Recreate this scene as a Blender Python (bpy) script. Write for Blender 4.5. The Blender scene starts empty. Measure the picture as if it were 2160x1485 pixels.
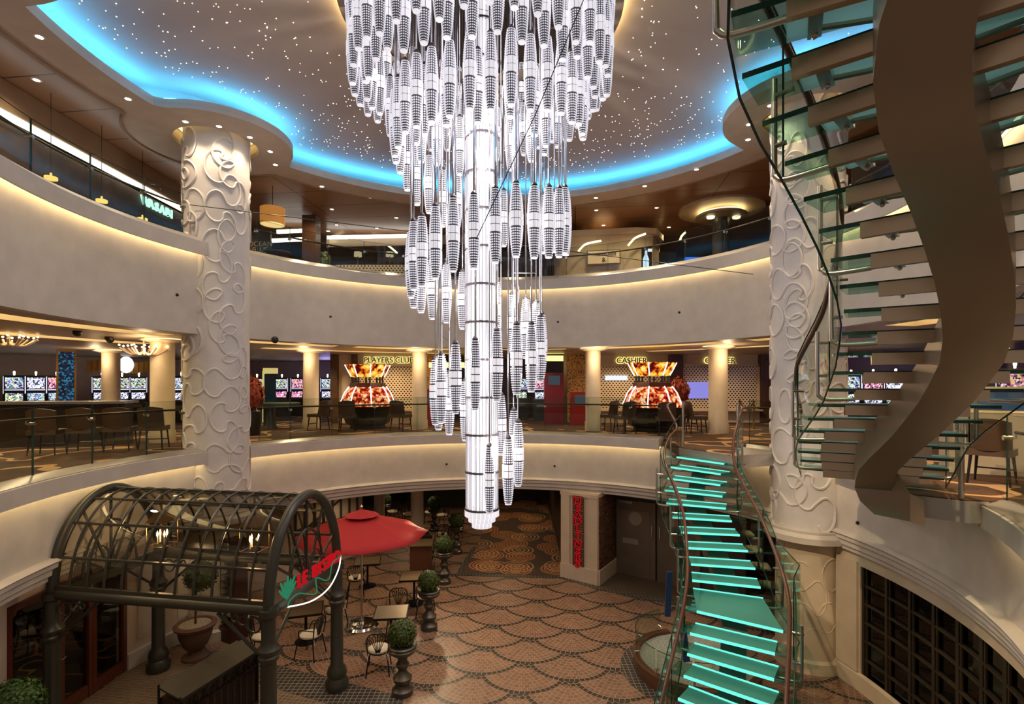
import bpy, bmesh, math, random
from mathutils import Vector, Matrix
from mathutils.geometry import tessellate_polygon
random.seed(7)
PI = math.pi; TAU = 2*PI
SC = bpy.context.scene; COL = SC.collection
F, HZ = 1110.0, 812.0                    # focal length in pixels, horizon row (2160x1485 frame)
CAMZ = 1.45
CX, CY = -0.5, 9.25                      # axis of the round atrium
ZL, ZU, ZC, ZS = -4.4, 4.68, 7.2, 7.78   # lower floor, upper floor, soffit, star ceiling

def at_depth(x, y, d): return Vector(((x-1080)/F*d, d, CAMZ-(y-HZ)/F*d))
def at_z(x, y, z):
    d = F*(CAMZ-z)/(y-HZ); return Vector(((x-1080)/F*d, d, z))
def pol(r, deg, z=0.0): return Vector((CX+r*math.cos(math.radians(deg)), CY+r*math.sin(math.radians(deg)), z))

# ---------------------------------------------------------------- materials
class V:
    def __init__(s, nt, k): s.nt, s.k = nt, k
    def _op(s, op, b=None, c=None):
        n = s.nt.nodes.new('ShaderNodeMath'); n.operation = op
        for i, v in enumerate((s, b, c)):
            if v is None: continue
            if isinstance(v, V): s.nt.links.new(v.k, n.inputs[i])
            else: n.inputs[i].default_value = v
        return V(s.nt, n.outputs[0])
    def __add__(s, b): return s._op('ADD', b)
    def __sub__(s, b): return s._op('SUBTRACT', b)
    def __mul__(s, b): return s._op('MULTIPLY', b)
    def __truediv__(s, b): return s._op('DIVIDE', b)
    def gt(s, b): return s._op('GREATER_THAN', b)
    def lt(s, b): return s._op('LESS_THAN', b)
    def f(s, op, b=None, c=None): return s._op(op, b, c)

def newmat(name):
    m = bpy.data.materials.new(name); m.use_nodes = True
    nt = m.node_tree; nt.nodes.clear()
    out = nt.nodes.new('ShaderNodeOutputMaterial')
    return m, nt, out

def coords(nt, scale=1.0):
    t = nt.nodes.new('ShaderNodeTexCoord'); return t.outputs['Object']

def mixc(nt, fac, a, b):
    n = nt.nodes.new('ShaderNodeMix'); n.data_type = 'RGBA'
    for i, v in ((0, fac), (6, a), (7, b)):
        if isinstance(v, V): nt.links.new(v.k, n.inputs[i])
        elif isinstance(v, bpy.types.NodeSocket): nt.links.new(v, n.inputs[i])
        elif isinstance(v, (int, float)): n.inputs[i].default_value = v
        else: n.inputs[i].default_value = (*v, 1) if len(v) == 3 else v
    return n.outputs[2]

def noise(nt, scale, detail=3, vec=None):
    n = nt.nodes.new('ShaderNodeTexNoise'); n.inputs['Scale'].default_value = scale; n.inputs['Detail'].default_value = detail
    nt.links.new(vec or coords(nt), n.inputs['Vector']); return V(nt, n.outputs['Fac'])

MATS = {}
def mat(name, color, rough=.5, metal=0.0, emis=None, estr=0.0, nz=(3.0, .10), bump=None, sample=True, aniso=None, coat=0):
    if name in MATS: return MATS[name]
    m, nt, out = newmat(name)
    p = nt.nodes.new('ShaderNodeBsdfPrincipled')
    p.inputs['Roughness'].default_value = rough; p.inputs['Metallic'].default_value = metal
    if coat: p.inputs['Coat Weight'].default_value = coat
    if nz:
        n = noise(nt, nz[0])
        c2 = tuple(max(0, c*(1-2*nz[1])) for c in color)
        nt.links.new(mixc(nt, n, tuple(min(1, c*(1+nz[1])) for c in color), c2), p.inputs['Base Color'])
    else: p.inputs['Base Color'].default_value = (*color, 1)
    if emis:
        p.inputs['Emission Color'].default_value = (*emis, 1); p.inputs['Emission Strength'].default_value = estr
    if bump:
        b = nt.nodes.new('ShaderNodeBump'); b.inputs['Strength'].default_value = bump[1]; b.inputs['Distance'].default_value = .02
        nt.links.new(noise(nt, bump[0]).k, b.inputs['Height']); nt.links.new(b.outputs[0], p.inputs['Normal'])
    nt.links.new(p.outputs[0], out.inputs[0])
    if not sample: m.cycles.emission_sampling = 'NONE'
    MATS[name] = m; return m

def glow(name, color, strength, sample=True):
    """a lamp surface: slightly uneven emission"""
    if name in MATS: return MATS[name]
    m, nt, out = newmat(name)
    e = nt.nodes.new('ShaderNodeEmission'); e.inputs['Strength'].default_value = strength
    n = noise(nt, 6)
    nt.links.new(mixc(nt, n, color, tuple(c*.93 for c in color)), e.inputs['Color'])
    nt.links.new(e.outputs[0], out.inputs[0])
    if not sample: m.cycles.emission_sampling = 'NONE'
    MATS[name] = m; return m

def glass(name, tint=(.9, .96, .94), refl=(1, 1, 1), f0=.016, dust=0.0, rough=0.0):
    if name in MATS: return MATS[name]
    m, nt, out = newmat(name)
    t = nt.nodes.new('ShaderNodeBsdfTransparent')
    n = noise(nt, 1.2)
    nt.links.new(mixc(nt, n, tint, tuple(c*.97 for c in tint)), t.inputs['Color'])
    g = nt.nodes.new('ShaderNodeBsdfGlossy'); g.inputs['Roughness'].default_value = rough; g.inputs['Color'].default_value = (*refl, 1)
    lw = nt.nodes.new('ShaderNodeLayerWeight'); lw.inputs['Blend'].default_value = .5
    fac = V(nt, lw.outputs['Facing']).f('POWER', 4.0) * .30 + f0
    mx = nt.nodes.new('ShaderNodeMixShader'); nt.links.new(fac.k, mx.inputs[0])
    nt.links.new(t.outputs[0], mx.inputs[1]); nt.links.new(g.outputs[0], mx.inputs[2])
    nt.links.new(mx.outputs[0], out.inputs[0])
    MATS[name] = m; return m

# ---------------------------------------------------------------- mesh builder
class MB:
    def __init__(s): s.v, s.f = [], []
    def add(s, vs, fs):
        o = len(s.v); s.v += [tuple(v) for v in vs]; s.f += [tuple(i+o for i in f) for f in fs]; return s
    def box(s, c, size, rz=0.0, M=None, bev=0.0):
        hx, hy, hz = (a/2 for a in size)
        P = [Vector((x, y, z)) for x in (-hx, hx) for y in (-hy, hy) for z in (-hz, hz)]
        R = M or Matrix.Rotation(rz, 3, 'Z')
        return s.add([R @ p + Vector(c) for p in P], [(0, 1, 3, 2), (4, 6, 7, 5), (0, 4, 5, 1), (2, 3, 7, 6), (0, 2, 6, 4), (1, 5, 7, 3)])
    def bar(s, a, b, w, h, up=(0, 0, 1)):
        a, b = Vector(a), Vector(b); d = (b-a); L = d.length; d.normalize(); u = Vector(up)
        x = d.cross(u)
        if x.length < 1e-4: x = d.cross(Vector((1, 0, 0)))
        x.normalize(); u = x.cross(d)
        P = [p+x*(i*w/2)+u*(j*h/2) for p in (a, b) for i, j in ((-1, -1), (1, -1), (1, 1), (-1, 1))]
        return s.add(P, [(3, 2, 1, 0), (4, 5, 6, 7), (0, 1, 5, 4), (1, 2, 6, 5), (2, 3, 7, 6), (3, 0, 4, 7)])
    def tube(s, pts, r, n=8, closed=False, cap=True):
        pts = [Vector(p) for p in pts]; N = len(pts)
        rs = r if isinstance(r, (list, tuple)) else [r]*N
        up = None; rings = []
        for i, p in enumerate(pts):
            a = pts[(i-1) % N] if (i > 0 or closed) else p
            b = pts[(i+1) % N] if (i < N-1 or closed) else p
            t = (b-a); t = t.normalized() if t.length > 1e-9 else Vector((0, 0, 1))
            if up is None:
                up = Vector((0, 0, 1)) if abs(t.z) < .9 else Vector((1, 0, 0))
            u = (up-t*up.dot(t)); u = u.normalized() if u.length > 1e-6 else t.orthogonal().normalized()
            w = t.cross(u); up = u
            rings.append([p+(u*math.cos(TAU*k/n)+w*math.sin(TAU*k/n))*rs[i] for k in range(n)])
        vs = [v for R in rings for v in R]; fs = []
        for i in range(N if closed else N-1):
            j = (i+1) % N
            for k in range(n):
                l = (k+1) % n; fs.append((i*n+k, i*n+l, j*n+l, j*n+k))
        if cap and not closed:
            fs.append(tuple(range(n-1, -1, -1))); fs.append(tuple((N-1)*n+k for k in range(n)))
        return s.add(vs, fs)
    def lathe(s, prof, o=(0, 0, 0), n=24, sx=1, sy=1, a0=0.0, cap=True):
        o = Vector(o); vs = []; m = len(prof)
        for r, z in prof:
            for k in range(n):
                a = a0+TAU*k/n; vs.append(o+Vector((r*sx*math.cos(a), r*sy*math.sin(a), z)))
        fs = [(i*n+k, i*n+(k+1) % n, (i+1)*n+(k+1) % n, (i+1)*n+k) for i in range(m-1) for k in range(n)]
        if cap and prof[0] == prof[-1]: cap = False
        if cap and prof[0][0] > 1e-6: fs.append(tuple(range(n-1, -1, -1)))
        if cap and prof[-1][0] > 1e-6: fs.append(tuple((m-1)*n+k for k in range(n)))
        return s.add(vs, fs)
    def arc(s, prof, d0, d1, n=48, c=None, closed=True, caps=True):
        """sweep an (r,z) profile about the atrium axis from angle d0 to d1 (degrees)"""
        cx, cy = c or (CX, CY); m = len(prof); full = abs(d1-d0) >= 359.9
        N = n if full else n+1; vs = []
        for k in range(N):
            a = math.radians(d0+(d1-d0)*k/n)
            for r, z in prof: vs.append((cx+r*math.cos(a), cy+r*math.sin(a), z))
        fs = []
        for k in range(n):
            l = (k+1) % N
            for i in range(m if closed else m-1):
                j = (i+1) % m; fs.append((k*m+i, k*m+j, l*m+j, l*m+i))
        if closed and caps and not full:
            fs.append(tuple(range(m-1, -1, -1))); fs.append(tuple(n*m+i for i in range(m)))
        return s.add(vs, fs)
    def prism(s, poly, z0, z1, holes=()):
        loops = [[Vector((x, y, 0)) for x, y in poly]]+[[Vector((x, y, 0)) for x, y in h] for h in holes]
        tri = tessellate_polygon(loops); flat = [p for L in loops for p in L]; n = len(flat)
        fs = [t for t in tri]+[tuple(i+n for i in t[::-1]) for t in tri]; o = 0
        for L in loops:
            m = len(L)
            for i in range(m): fs.append((o+i, o+(i+1) % m, o+(i+1) % m+n, o+i+n))
            o += m
        return s.add([(p.x, p.y, z0) for p in flat]+[(p.x, p.y, z1) for p in flat], fs)
    def sphere(s, c, r, n=12, m=8, sz=1.0):
        prof = [(max(0, r*math.sin(PI*i/m)), -r*sz*math.cos(PI*i/m)) for i in range(m+1)]
        return s.lathe(prof, c, n)
    def data(s, name, m, smooth=True, ang=40):
        me = bpy.data.meshes.new(name); me.from_pydata(s.v, [], s.f)
        bm = bmesh.new(); bm.from_mesh(me)
        bmesh.ops.remove_doubles(bm, verts=bm.verts, dist=1e-5)
        bmesh.ops.recalc_face_normals(bm, faces=bm.faces); bm.to_mesh(me); bm.free()
        if smooth:
            me.polygons.foreach_set('use_smooth', [True]*len(me.polygons)); me.set_sharp_from_angle(angle=math.radians(ang))
        for k in (m if isinstance(m, (list, tuple)) else [m]): me.materials.append(k)
        return me
    def build(s, name, m, parent=None, smooth=True, ang=40, local=False, **kw):
        return link(name, s.data(name, m, smooth, ang), parent, local)

def link(name, me, parent=None, local=False):
    o = bpy.data.objects.new(name, me); COL.objects.link(o)
    if parent:
        o.parent = parent
        if not local: o.matrix_parent_inverse = wm(parent).inverted()
    return o
def wm(o):
    M = o.matrix_basis.copy()
    return wm(o.parent) @ o.matrix_parent_inverse @ M if o.parent else M
def tag(o, label=None, cat=None, group=None, kind=None):
    if label: o['label'] = label
    if cat: o['category'] = cat
    if group: o['group'] = group
    if kind: o['kind'] = kind
    return o
def thing(name, label, cat, loc=(0, 0, 0), rz=0.0, group=None):
    o = bpy.data.objects.new(name, None); COL.objects.link(o); o.empty_display_size = .1
    o.location = loc; o.rotation_euler = (0, 0, rz)
    return tag(o, label, cat, group)
def struct(name, mb, m, parent=None, **kw):
    w = name.split('_')
    if w[0] in ('wall', 'floor', 'ceiling') and len(w) > 1: name = '_'.join(w[1:]+w[:1])      # corridor_floor, soffit_ceiling ...
    if w[:2] == ['cove', 'strip'] and len(w) > 2: name = '_'.join(w[2:]+w[:2])
    o = mb.build(name, m, parent, **kw)
    if not parent: o['kind'] = 'structure'
    return o
def dup(root, loc, rz=0.0, label=None, scale=None):
    r = root.copy(); COL.objects.link(r); r.location = loc; r.rotation_euler = (0, 0, rz)
    if label: r['label'] = label
    if scale: r.scale = (scale,)*3
    for ch in list(root.children):
        c = ch.copy(); COL.objects.link(c); c.parent = r
        for g in ch.children:
            d = g.copy(); COL.objects.link(d); d.parent = c
    return r
def text_mb(body, size, extrude, M, align='CENTER', vert=False, bevel=0.0):
    cu = bpy.data.curves.new('lettering', 'FONT'); cu.body = body; cu.size = size; cu.extrude = extrude; cu.align_x = align; cu.align_y = 'CENTER'
    cu.offset = bevel
    if vert: cu.space_line = .78
    ob = bpy.data.objects.new('lettering', cu); COL.objects.link(ob)
    dg = bpy.context.evaluated_depsgraph_get(); me = bpy.data.meshes.new_from_object(ob.evaluated_get(dg))
    mb = MB(); mb.add([M @ v.co for v in me.vertices], [tuple(p.vertices) for p in me.polygons])
    bpy.data.objects.remove(ob); bpy.data.meshes.remove(me); bpy.data.curves.remove(cu)
    return mb
def face_mat(pos, right, up=(0, 0, 1)):
    """text frame: x runs along right, y along up, +z toward right x up"""
    r = Vector(right).normalized(); u = Vector(up).normalized(); n = r.cross(u)
    return Matrix(((r.x, u.x, n.x, pos[0]), (r.y, u.y, n.y, pos[1]), (r.z, u.z, n.z, pos[2]), (0, 0, 0, 1)))
def lamp(kind, loc, energy, color=(1, .78, .52), size=.1, spot=None, blend=.6, direction=(0, 0, -1)):
    l = bpy.data.lights.new('lamp_light', kind); l.energy = energy; l.color = color
    if kind == 'AREA': l.size = size
    else: l.shadow_soft_size = size
    if kind == 'SPOT': l.spot_size = math.radians(spot or 90); l.spot_blend = blend
    o = bpy.data.objects.new('lamp_light', l); COL.objects.link(o); o.location = loc
    o.rotation_euler = Vector(direction).to_track_quat('-Z', 'Y').to_euler(); return o
def smooth_path(pts, n=8):
    """Catmull-Rom through points"""
    pts = [Vector(p) for p in pts]; out = []
    for i in range(len(pts)-1):
        p0, p1, p2, p3 = pts[max(i-1, 0)], pts[i], pts[i+1], pts[min(i+2, len(pts)-1)]
        for k in range(n):
            t = k/n
            out.append(.5*((2*p1)+(p2-p0)*t+(2*p0-5*p1+4*p2-p3)*t*t+(3*p1-p0-3*p2+p3)*t**3))
    return out+[pts[-1]]

# palette
M_cream = mat('warm_white_paint', (.66, .60, .53), .55, bump=(40, .03))
M_ceil = mat('taupe_ceiling_paint', (.58, .47, .375), .8, nz=(2, .04))
M_soffit = mat('soffit_paint', (.62, .54, .46), .6)
M_steel = mat('brushed_steel', (.62, .58, .54), .28, 1.0, nz=(30, .06))
M_dsteel = mat('dark_steel', (.20, .18, .17), .3, 1.0)
M_bronze = mat('bronze_clad_steel', (.42, .34, .27), .36, .75, nz=(1.5, .08))
M_black = mat('black_lacquer', (.012, .011, .010), .35)
M_iron = mat('black_wrought_iron', (.02, .019, .018), .4, .6)
M_canopy = mat('grey_green_painted_iron', (.060, .058, .046), .33, .3)
M_ledge = mat('satin_metal_capping', (.55, .51, .48), .3, .55)
M_brownwood = mat('dark_brown_wood', (.10, .045, .022), .35, nz=(12, .2))
M_cushion = mat('cream_cushion_fabric', (.80, .68, .52), .8, bump=(60, .1))
M_leather = mat('dark_brown_leather', (.075, .042, .024), .45)
M_chrome = mat('chrome', (.8, .78, .75), .12, 1.0)
M_warm = glow('warm_cove_strip', (1, .74, .36), 9.0)
M_glass = glass('balustrade_glass', (.88, .91, .87))
M_gedge = mat('green_glass_edge', (.008, .045, .035), .2)
M_lamp = glow('downlight_lens', (1, .86, .62), 24.0, sample=False)
M_rail = mat('dark_bronze_rail', (.045, .036, .030), .4, .4)
M_barmetal = mat('satin_bronze_bar', (.58, .44, .32), .27, 1.0, nz=(2, .06))
# ---------------------------------------------------------------- floors
def cobble():
    m, nt, out = newmat('fan_cobble_paving')
    p = nt.nodes.new('ShaderNodeBsdfPrincipled'); p.inputs['Roughness'].default_value = .42
    sp = nt.nodes.new('ShaderNodeSeparateXYZ'); nt.links.new(coords(nt), sp.inputs[0])
    X, Y = V(nt, sp.outputs[0]), V(nt, sp.outputs[1])
    W, h, R = 1.87, .54, .93; a = math.radians(-7.4); c, s = math.cos(a), math.sin(a); x0, y0 = .54-R*s, 13.18+R*c
    u = (X-x0)*c+(Y-y0)*s; v = (Y-y0)*c-(X-x0)*s
    k = (v/h).f('CEIL')
    def cand(j):
        off = j.f('FLOORED_MODULO', 2.0)*(W/2)
        cell = ((u-off)/W).f('ROUND'); du = u-off-cell*W; dv = j*h-v
        return (du*du+dv*dv).f('SQRT'), du.f('ARCTAN2', dv), cell
    r1, a1, c1 = cand(k+1.0); r0, a0, c0 = cand(k)
    ins = r1.lt(R); inv = ins*-1.0+1.0
    r = r1*ins+r0*inv; an = a1*ins+a0*inv; j = k+ins
    ring = (r/.1033).f('FLOOR'); fr = (r/.1033)-ring
    rr = ring*.1033+.06; ta = an*rr/.105+ring*.37; ti = ta.f('FLOOR'); ft = ta-ti
    gr = fr.lt(.10).f('MAXIMUM', ft.lt(.10))
    border = r.gt(R-.1033)
    wn = nt.nodes.new('ShaderNodeTexWhiteNoise'); wn.noise_dimensions = '3D'
    cb = nt.nodes.new('ShaderNodeCombineXYZ')
    nt.links.new((ring+j*17.0).k, cb.inputs[0]); nt.links.new((ti+c1*31.0).k, cb.inputs[1]); nt.links.new(cb.outputs[0], wn.inputs[0])
    stone = mixc(nt, V(nt, wn.outputs[0]), (.30, .16, .10), (.20, .105, .068))
    stone = mixc(nt, border, stone, (.035, .027, .022))
    col = mixc(nt, gr, stone, (.40, .285, .195))
    nt.links.new(col, p.inputs['Base Color'])
    b = nt.nodes.new('ShaderNodeBump'); b.inputs['Strength'].default_value = .25; b.inputs['Distance'].default_value = .01
    nt.links.new((gr*-1.0+1.0).k, b.inputs['Height']); nt.links.new(b.outputs[0], p.inputs['Normal'])
    nt.links.new(p.outputs[0], out.inputs[0]); return m
def grid_tiles(name, stone, grout, size, rough=.4, rot=0.0):
    m, nt, out = newmat(name); p = nt.nodes.new('ShaderNodeBsdfPrincipled'); p.inputs['Roughness'].default_value = rough
    mp = nt.nodes.new('ShaderNodeMapping'); mp.inputs['Rotation'].default_value = (0, 0, rot); nt.links.new(coords(nt), mp.inputs[0])
    b = nt.nodes.new('ShaderNodeTexBrick'); b.offset = 0
    for k, v in (('Scale', 1.0), ('Mortar Size', size*.06), ('Brick Width', size), ('Row Height', size)): b.inputs[k].default_value = v
    b.inputs['Color1'].default_value = (*stone, 1); b.inputs['Color2'].default_value = (*(c*.7 for c in stone), 1); b.inputs['Mortar'].default_value = (*grout, 1)
    nt.links.new(mp.outputs[0], b.inputs[0]); nt.links.new(b.outputs[0], p.inputs['Base Color']); nt.links.new(p.outputs[0], out.inputs[0]); return m
def swirl_carpet(name, base, base2, line, scale=.55, freq=5.0, width=.085):
    m, nt, out = newmat(name); p = nt.nodes.new('ShaderNodeBsdfPrincipled'); p.inputs['Roughness'].default_value = .95
    n = noise(nt, scale, 1.5); q = (n*freq).f('FRACT')
    ln = (q-.5).f('ABSOLUTE').lt(width)
    n2 = noise(nt, scale*2.3, 1)
    col = mixc(nt, n2.gt(.52), base, base2); col = mixc(nt, ln, col, line)
    nt.links.new(col, p.inputs['Base Color']); nt.links.new(p.outputs[0], out.inputs[0]); return m
def ring_carpet():
    m, nt, out = newmat('ring_pattern_carpet'); p = nt.nodes.new('ShaderNodeBsdfPrincipled'); p.inputs['Roughness'].default_value = .95
    def layer(scale, off, th):
        mp = nt.nodes.new('ShaderNodeMapping'); mp.inputs['Location'].default_value = off; nt.links.new(coords(nt), mp.inputs[0])
        vo = nt.nodes.new('ShaderNodeTexVoronoi'); vo.voronoi_dimensions = '2D'; vo.inputs['Scale'].default_value = scale; vo.inputs['Randomness'].default_value = .75
        nt.links.new(mp.outputs[0], vo.inputs['Vector'])
        d = V(nt, vo.outputs['Distance'])
        return ((d*11.0).f('FRACT')-.5).f('ABSOLUTE').lt(.17)*d.lt(th), d.lt(th)
    l1, d1 = layer(.85, (0, 0, 0), .47); l2, d2 = layer(.62, (3.3, 1.7, 0), .36)
    col = mixc(nt, noise(nt, 2.0), (.11, .055, .028), (.05, .045, .038))
    col = mixc(nt, d1, col, (.17, .05, .015)); col = mixc(nt, l1.f('MAXIMUM', l2), col, (.50, .27, .12))
    nt.links.new(col, p.inputs['Base Color']); nt.links.new(p.outputs[0], out.inputs[0]); return m

M_cobble = cobble()
M_ctile = grid_tiles('dark_square_cobble', (.05, .045, .04), (.30, .26, .21), .10)
M_ytile = grid_tiles('brown_square_cobble', (.21, .14, .09), (.36, .28, .2), .085, rot=.15)
M_carpet = swirl_carpet('swirl_carpet', (.085, .036, .014), (.05, .026, .014), (.50, .29, .14), .55, 4.2, .085)
M_rings = ring_carpet()
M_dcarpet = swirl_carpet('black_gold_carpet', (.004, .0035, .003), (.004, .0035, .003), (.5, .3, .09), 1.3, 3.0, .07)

def plane_poly(pts, z, t=.01): return MB().prism(pts, z-t, z)
struct('floor', MB().box((0, 14, ZL-.1), (44, 34, .2)), M_cobble)
# carpeted corridor, dark tile borders
struct('floor_corridor_carpet', plane_poly([(-1.55, 16.35), (1.55, 16.1), (1.75, 27), (-1.0, 27), (-1.25, 19)], ZL+.012), M_rings)
struct('floor_corridor_border', MB().prism([(-1.75, 16.15), (1.6, 15.88), (1.58, 16.1), (-1.55, 16.35)], ZL, ZL+.008).prism([(-1.75, 16.15), (-1.55, 16.35), (-1.25, 19), (-1.42, 19)], ZL, ZL+.008), M_ctile)
struct('floor_entrance_border', MB().prism([(-6.9, 11.05), (-6.5, 11.6), (-2.0, 9.85), (-2.0, 9.2), (-3.0, 9.5)], ZL, ZL+.007), M_ctile)
struct('floor_entrance_paving', MB().prism([(-7.9, 11.3), (-6.9, 11.05), (-3.0, 9.5), (-2.0, 9.2), (-1.9, 7), (-7.9, 7)], ZL, ZL+.006), M_ytile)
struct('floor_pier_border', MB().prism([(1.5, 15.95), (1.6, 16.12), (2.55, 15.3), (4.6, 14.1), (4.4, 13.9), (2.4, 15.05)], ZL, ZL+.008), M_ctile)
struct('floor_door_recess', MB().prism([(2.55, 15.3), (3.24, 16.5), (5.2, 15.0), (4.6, 14.1)], ZL, ZL+.009), mat('brown_ribbed_mat', (.10, .065, .035), .9))
# middle floor: annulus with two stair landings
def ring_pts(r, d0, d1, n): return [tuple(pol(r, d0+(d1-d0)*k/n)[:2]) for k in range(n+1)]
inner = ring_pts(7.22, 49, 371, 110)
hole = inner+[(5.75, 9.3), (5.5, 7.55), (5.2, 7.1), (5.75, 6.7)]
hole = ring_pts(7.22, 49, 212, 60)+[(-7.6, 4.6), (-4, .9), (4.5, .9), (6.6, 4.2)]+ring_pts(7.22, 326, 338, 4)+[(5.72, 6.62), (5.25, 7.05), (5.55, 7.7), (5.7, 9.2)]+ring_pts(7.22, 6, 30, 8)+[(4.52, 10.9), (3.92, 12.2)]
big = [(-24, -1), (22, -1), (22, 28), (-24, 28)]
struct('floor_casino', MB().prism(big, -.25, 0, [hole]), M_carpet)
struct('trim_1', MB().prism([(3.88, 12.24), (4.55, 10.83), (5.9, 11.4), (5.1, 13.2)], -.28, -.012), M_ledge)
struct('trim_2', MB().prism([(5.20, 7.04), (5.72, 6.57), (6.4, 6.6), (6.6, 9.2), (5.66, 9.22), (5.5, 7.7)], -.28, -.012), M_ledge)

# ---------------------------------------------------------------- curved walls of the atrium
LED = [(7.14, -.40), (7.14, -.06), (7.05, -.03), (6.90, -.07), (6.90, -.335), (7.0, -.36), (7.02, -.40)]
segs_mid = [(49, 152, 60), (161, 214, 30), (336, 302, 12), (8, 29, 12)]
for i, (a, b, n) in enumerate([(49, 148.5, 64), (156, 212, 36), (-36, -22, 10), (9, 29.8, 12)]):
    struct('trim_%d' % (20+i), MB().arc([(7.24, -.26), (7.24, -.004), (7.14, -.004), (6.90, -.065), (6.90, -.335), (6.95, -.335), (6.96, -.26)], a, b, n), M_ledge if False else M_cream)
    struct('trim_%d' % (10+i), MB().arc([(7.23, -.003), (7.23, .012), (7.14, .012), (6.93, -.045), (6.93, -.058), (7.14, -.003)], a, b, n), M_ledge)
    struct('cove_strip', MB().arc([(7.0, -.275), (7.0, -.262), (7.08, -.262), (7.08, -.275)], a, b, n), M_warm)
for a, b, n in ((-38, 212, 150), ):
    struct('wall_lower_fascia', MB().arc([(7.16, -1.45), (7.16, -.25), (7.35, -.25), (7.35, -1.45)], a, b, n), M_cream)
    struct('trim_3', MB().arc([(7.16, -1.42), (7.06, -1.42), (7.00, -1.46), (7.04, -1.50), (7.04, -1.56), (7.09, -1.60), (7.09, -1.68), (7.14, -1.72), (7.14, -1.78), (7.4, -1.78), (7.4, -1.42)], a, b, n), M_cream)
    struct('wall_upper_fascia', MB().arc([(7.10, 2.60), (7.10, 4.5), (7.3, 4.5), (7.3, 2.60)], -40, 208, n), M_cream)
struct('trim_9', MB().arc([(7.24, 4.48), (7.24, 4.68), (6.90, 4.66), (6.90, 4.37), (6.95, 4.37), (6.96, 4.48)], -40, 208, 150), M_cream)
struct('trim_4', MB().arc([(7.24, 4.67), (7.24, 4.80), (7.12, 4.80), (6.93, 4.67)], -40, 208, 150), M_ledge)
struct('cove_strip_upper', MB().arc([(6.985, 4.465), (6.985, 4.478), (7.07, 4.478), (7.07, 4.465)], -40, 208, 150), M_warm)

# ---------------------------------------------------------------- ceilings
CCX, CCY, RB = -0.45, 9.35, 7.08
COLS = [(-7.05, 12.58), (6.31, 11.24), (-7.4, 6.3), (6.6, 6.6)]
def inner_r(a, R=RB, rd=1.68):
    dx, dy = math.cos(a), math.sin(a); r = R
    for x, y in COLS:
        px, py = x-CCX, y-CCY; b = px*dx+py*dy; c = px*px+py*py-rd*rd; q = b*b-c
        if q > 0 and b > 0: r = min(r, b-math.sqrt(q))
    return r
def outer_r(a, R=7.9, rd=1.85):
    dx, dy = math.cos(a), math.sin(a); r = R
    for x, y in COLS:
        px, py = x-CCX, y-CCY; b = px*dx+py*dy; c = px*px+py*py-rd*rd; q = b*b-c
        if q > 0 and b > 0: r = max(r, b+math.sqrt(q))
    return r
def loop(fn, n=360, dr=0.0): return [(CCX+(fn(TAU*k/n)+dr)*math.cos(TAU*k/n), CCY+(fn(TAU*k/n)+dr)*math.sin(TAU*k/n)) for k in range(n)]
def circ(x, y, r, n=40): return [(x+r*math.cos(TAU*k/n), y+r*math.sin(TAU*k/n)) for k in range(n)]
holes = [loop(inner_r)]+[circ(x, y, .90) for x, y in COLS]
struct('ceiling_soffit', MB().prism(loop(outer_r), ZC, ZC+.10, holes), M_soffit, ang=30)
lip = loop(inner_r); lip2 = loop(inner_r, dr=.05)
struct('ceiling_cove_lip', MB().prism(lip2, ZC+.09, ZC+.19, [lip]), M_soffit)
strip_o, strip_i = loop(lambda a: inner_r(a)+.36), loop(lambda a: inner_r(a)+.30)
M_blue = glow('blue_cove_strip', (.05, .42, 1.0), 46.0)
struct('cove_strip_blue', MB().prism(strip_o, ZC+.22, ZC+.24, [strip_i]), M_blue)
back_o, back_i = loop(lambda a: inner_r(a)+1.02), loop(lambda a: inner_r(a)+.98)
struct('ceiling_cove_back', MB().prism(back_o, ZC+.1, ZS+.01, [back_i]), M_soffit)
CHX, CHY = -.5, 8.75
struct('ceiling', MB().prism(circ(CCX, CCY, 9.2, 120), ZS, ZS+.05, [circ(CHX, CHY, 2.2, 64)]), M_ceil)
# column recesses with hidden warm rings
for x, y in COLS:
    mb = MB(); mb.lathe([(.90, ZC), (.90, ZC+.34), (.6, ZC+.34), (.6, ZC+.36), (1.0, ZC+.36), (1.0, ZC+.1)], (x, y, 0), 40, cap=False)
    struct('ceiling_column_recess', mb, mat('cream_recess', (.75, .62, .38), .6))
    struct('cove_strip_ring', MB().lathe([(.76, ZC+.325), (.86, ZC+.325), (.86, ZC+.335), (.76, ZC+.335), (.76, ZC+.325)], (x, y, 0), 40), glow('warm_ring', (1, .74, .34), 2.6))
# wood ceiling of the upper deck
def wood_ceiling():
    m, nt, out = newmat('brown_panel_ceiling'); p = nt.nodes.new('ShaderNodeBsdfPrincipled'); p.inputs['Roughness'].default_value = .32
    mp = nt.nodes.new('ShaderNodeMapping'); mp.inputs['Rotation'].default_value = (0, 0, .12); nt.links.new(coords(nt), mp.inputs[0])
    b = nt.nodes.new('ShaderNodeTexBrick'); b.offset = 0
    for k, v in (('Scale', 1.0), ('Mortar Size', .018), ('Brick Width', 4.2), ('Row Height', 1.25)): b.inputs[k].default_value = v
    b.inputs['Color1'].default_value = (.30, .17, .095, 1); b.inputs['Color2'].default_value = (.27, .15, .08, 1); b.inputs['Mortar'].default_value = (.03, .02, .012, 1)
    nt.links.new(mp.outputs[0], b.inputs[0]); nt.links.new(b.outputs[0], p.inputs['Base Color']); nt.links.new(p.outputs[0], out.inputs[0]); return m
struct('ceiling_upper_deck', MB().prism([(-26, -2), (24, -2), (24, 30), (-26, 30)], ZC+.07, ZC+.2, [loop(outer_r, dr=-.03)]), wood_ceiling())
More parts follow.
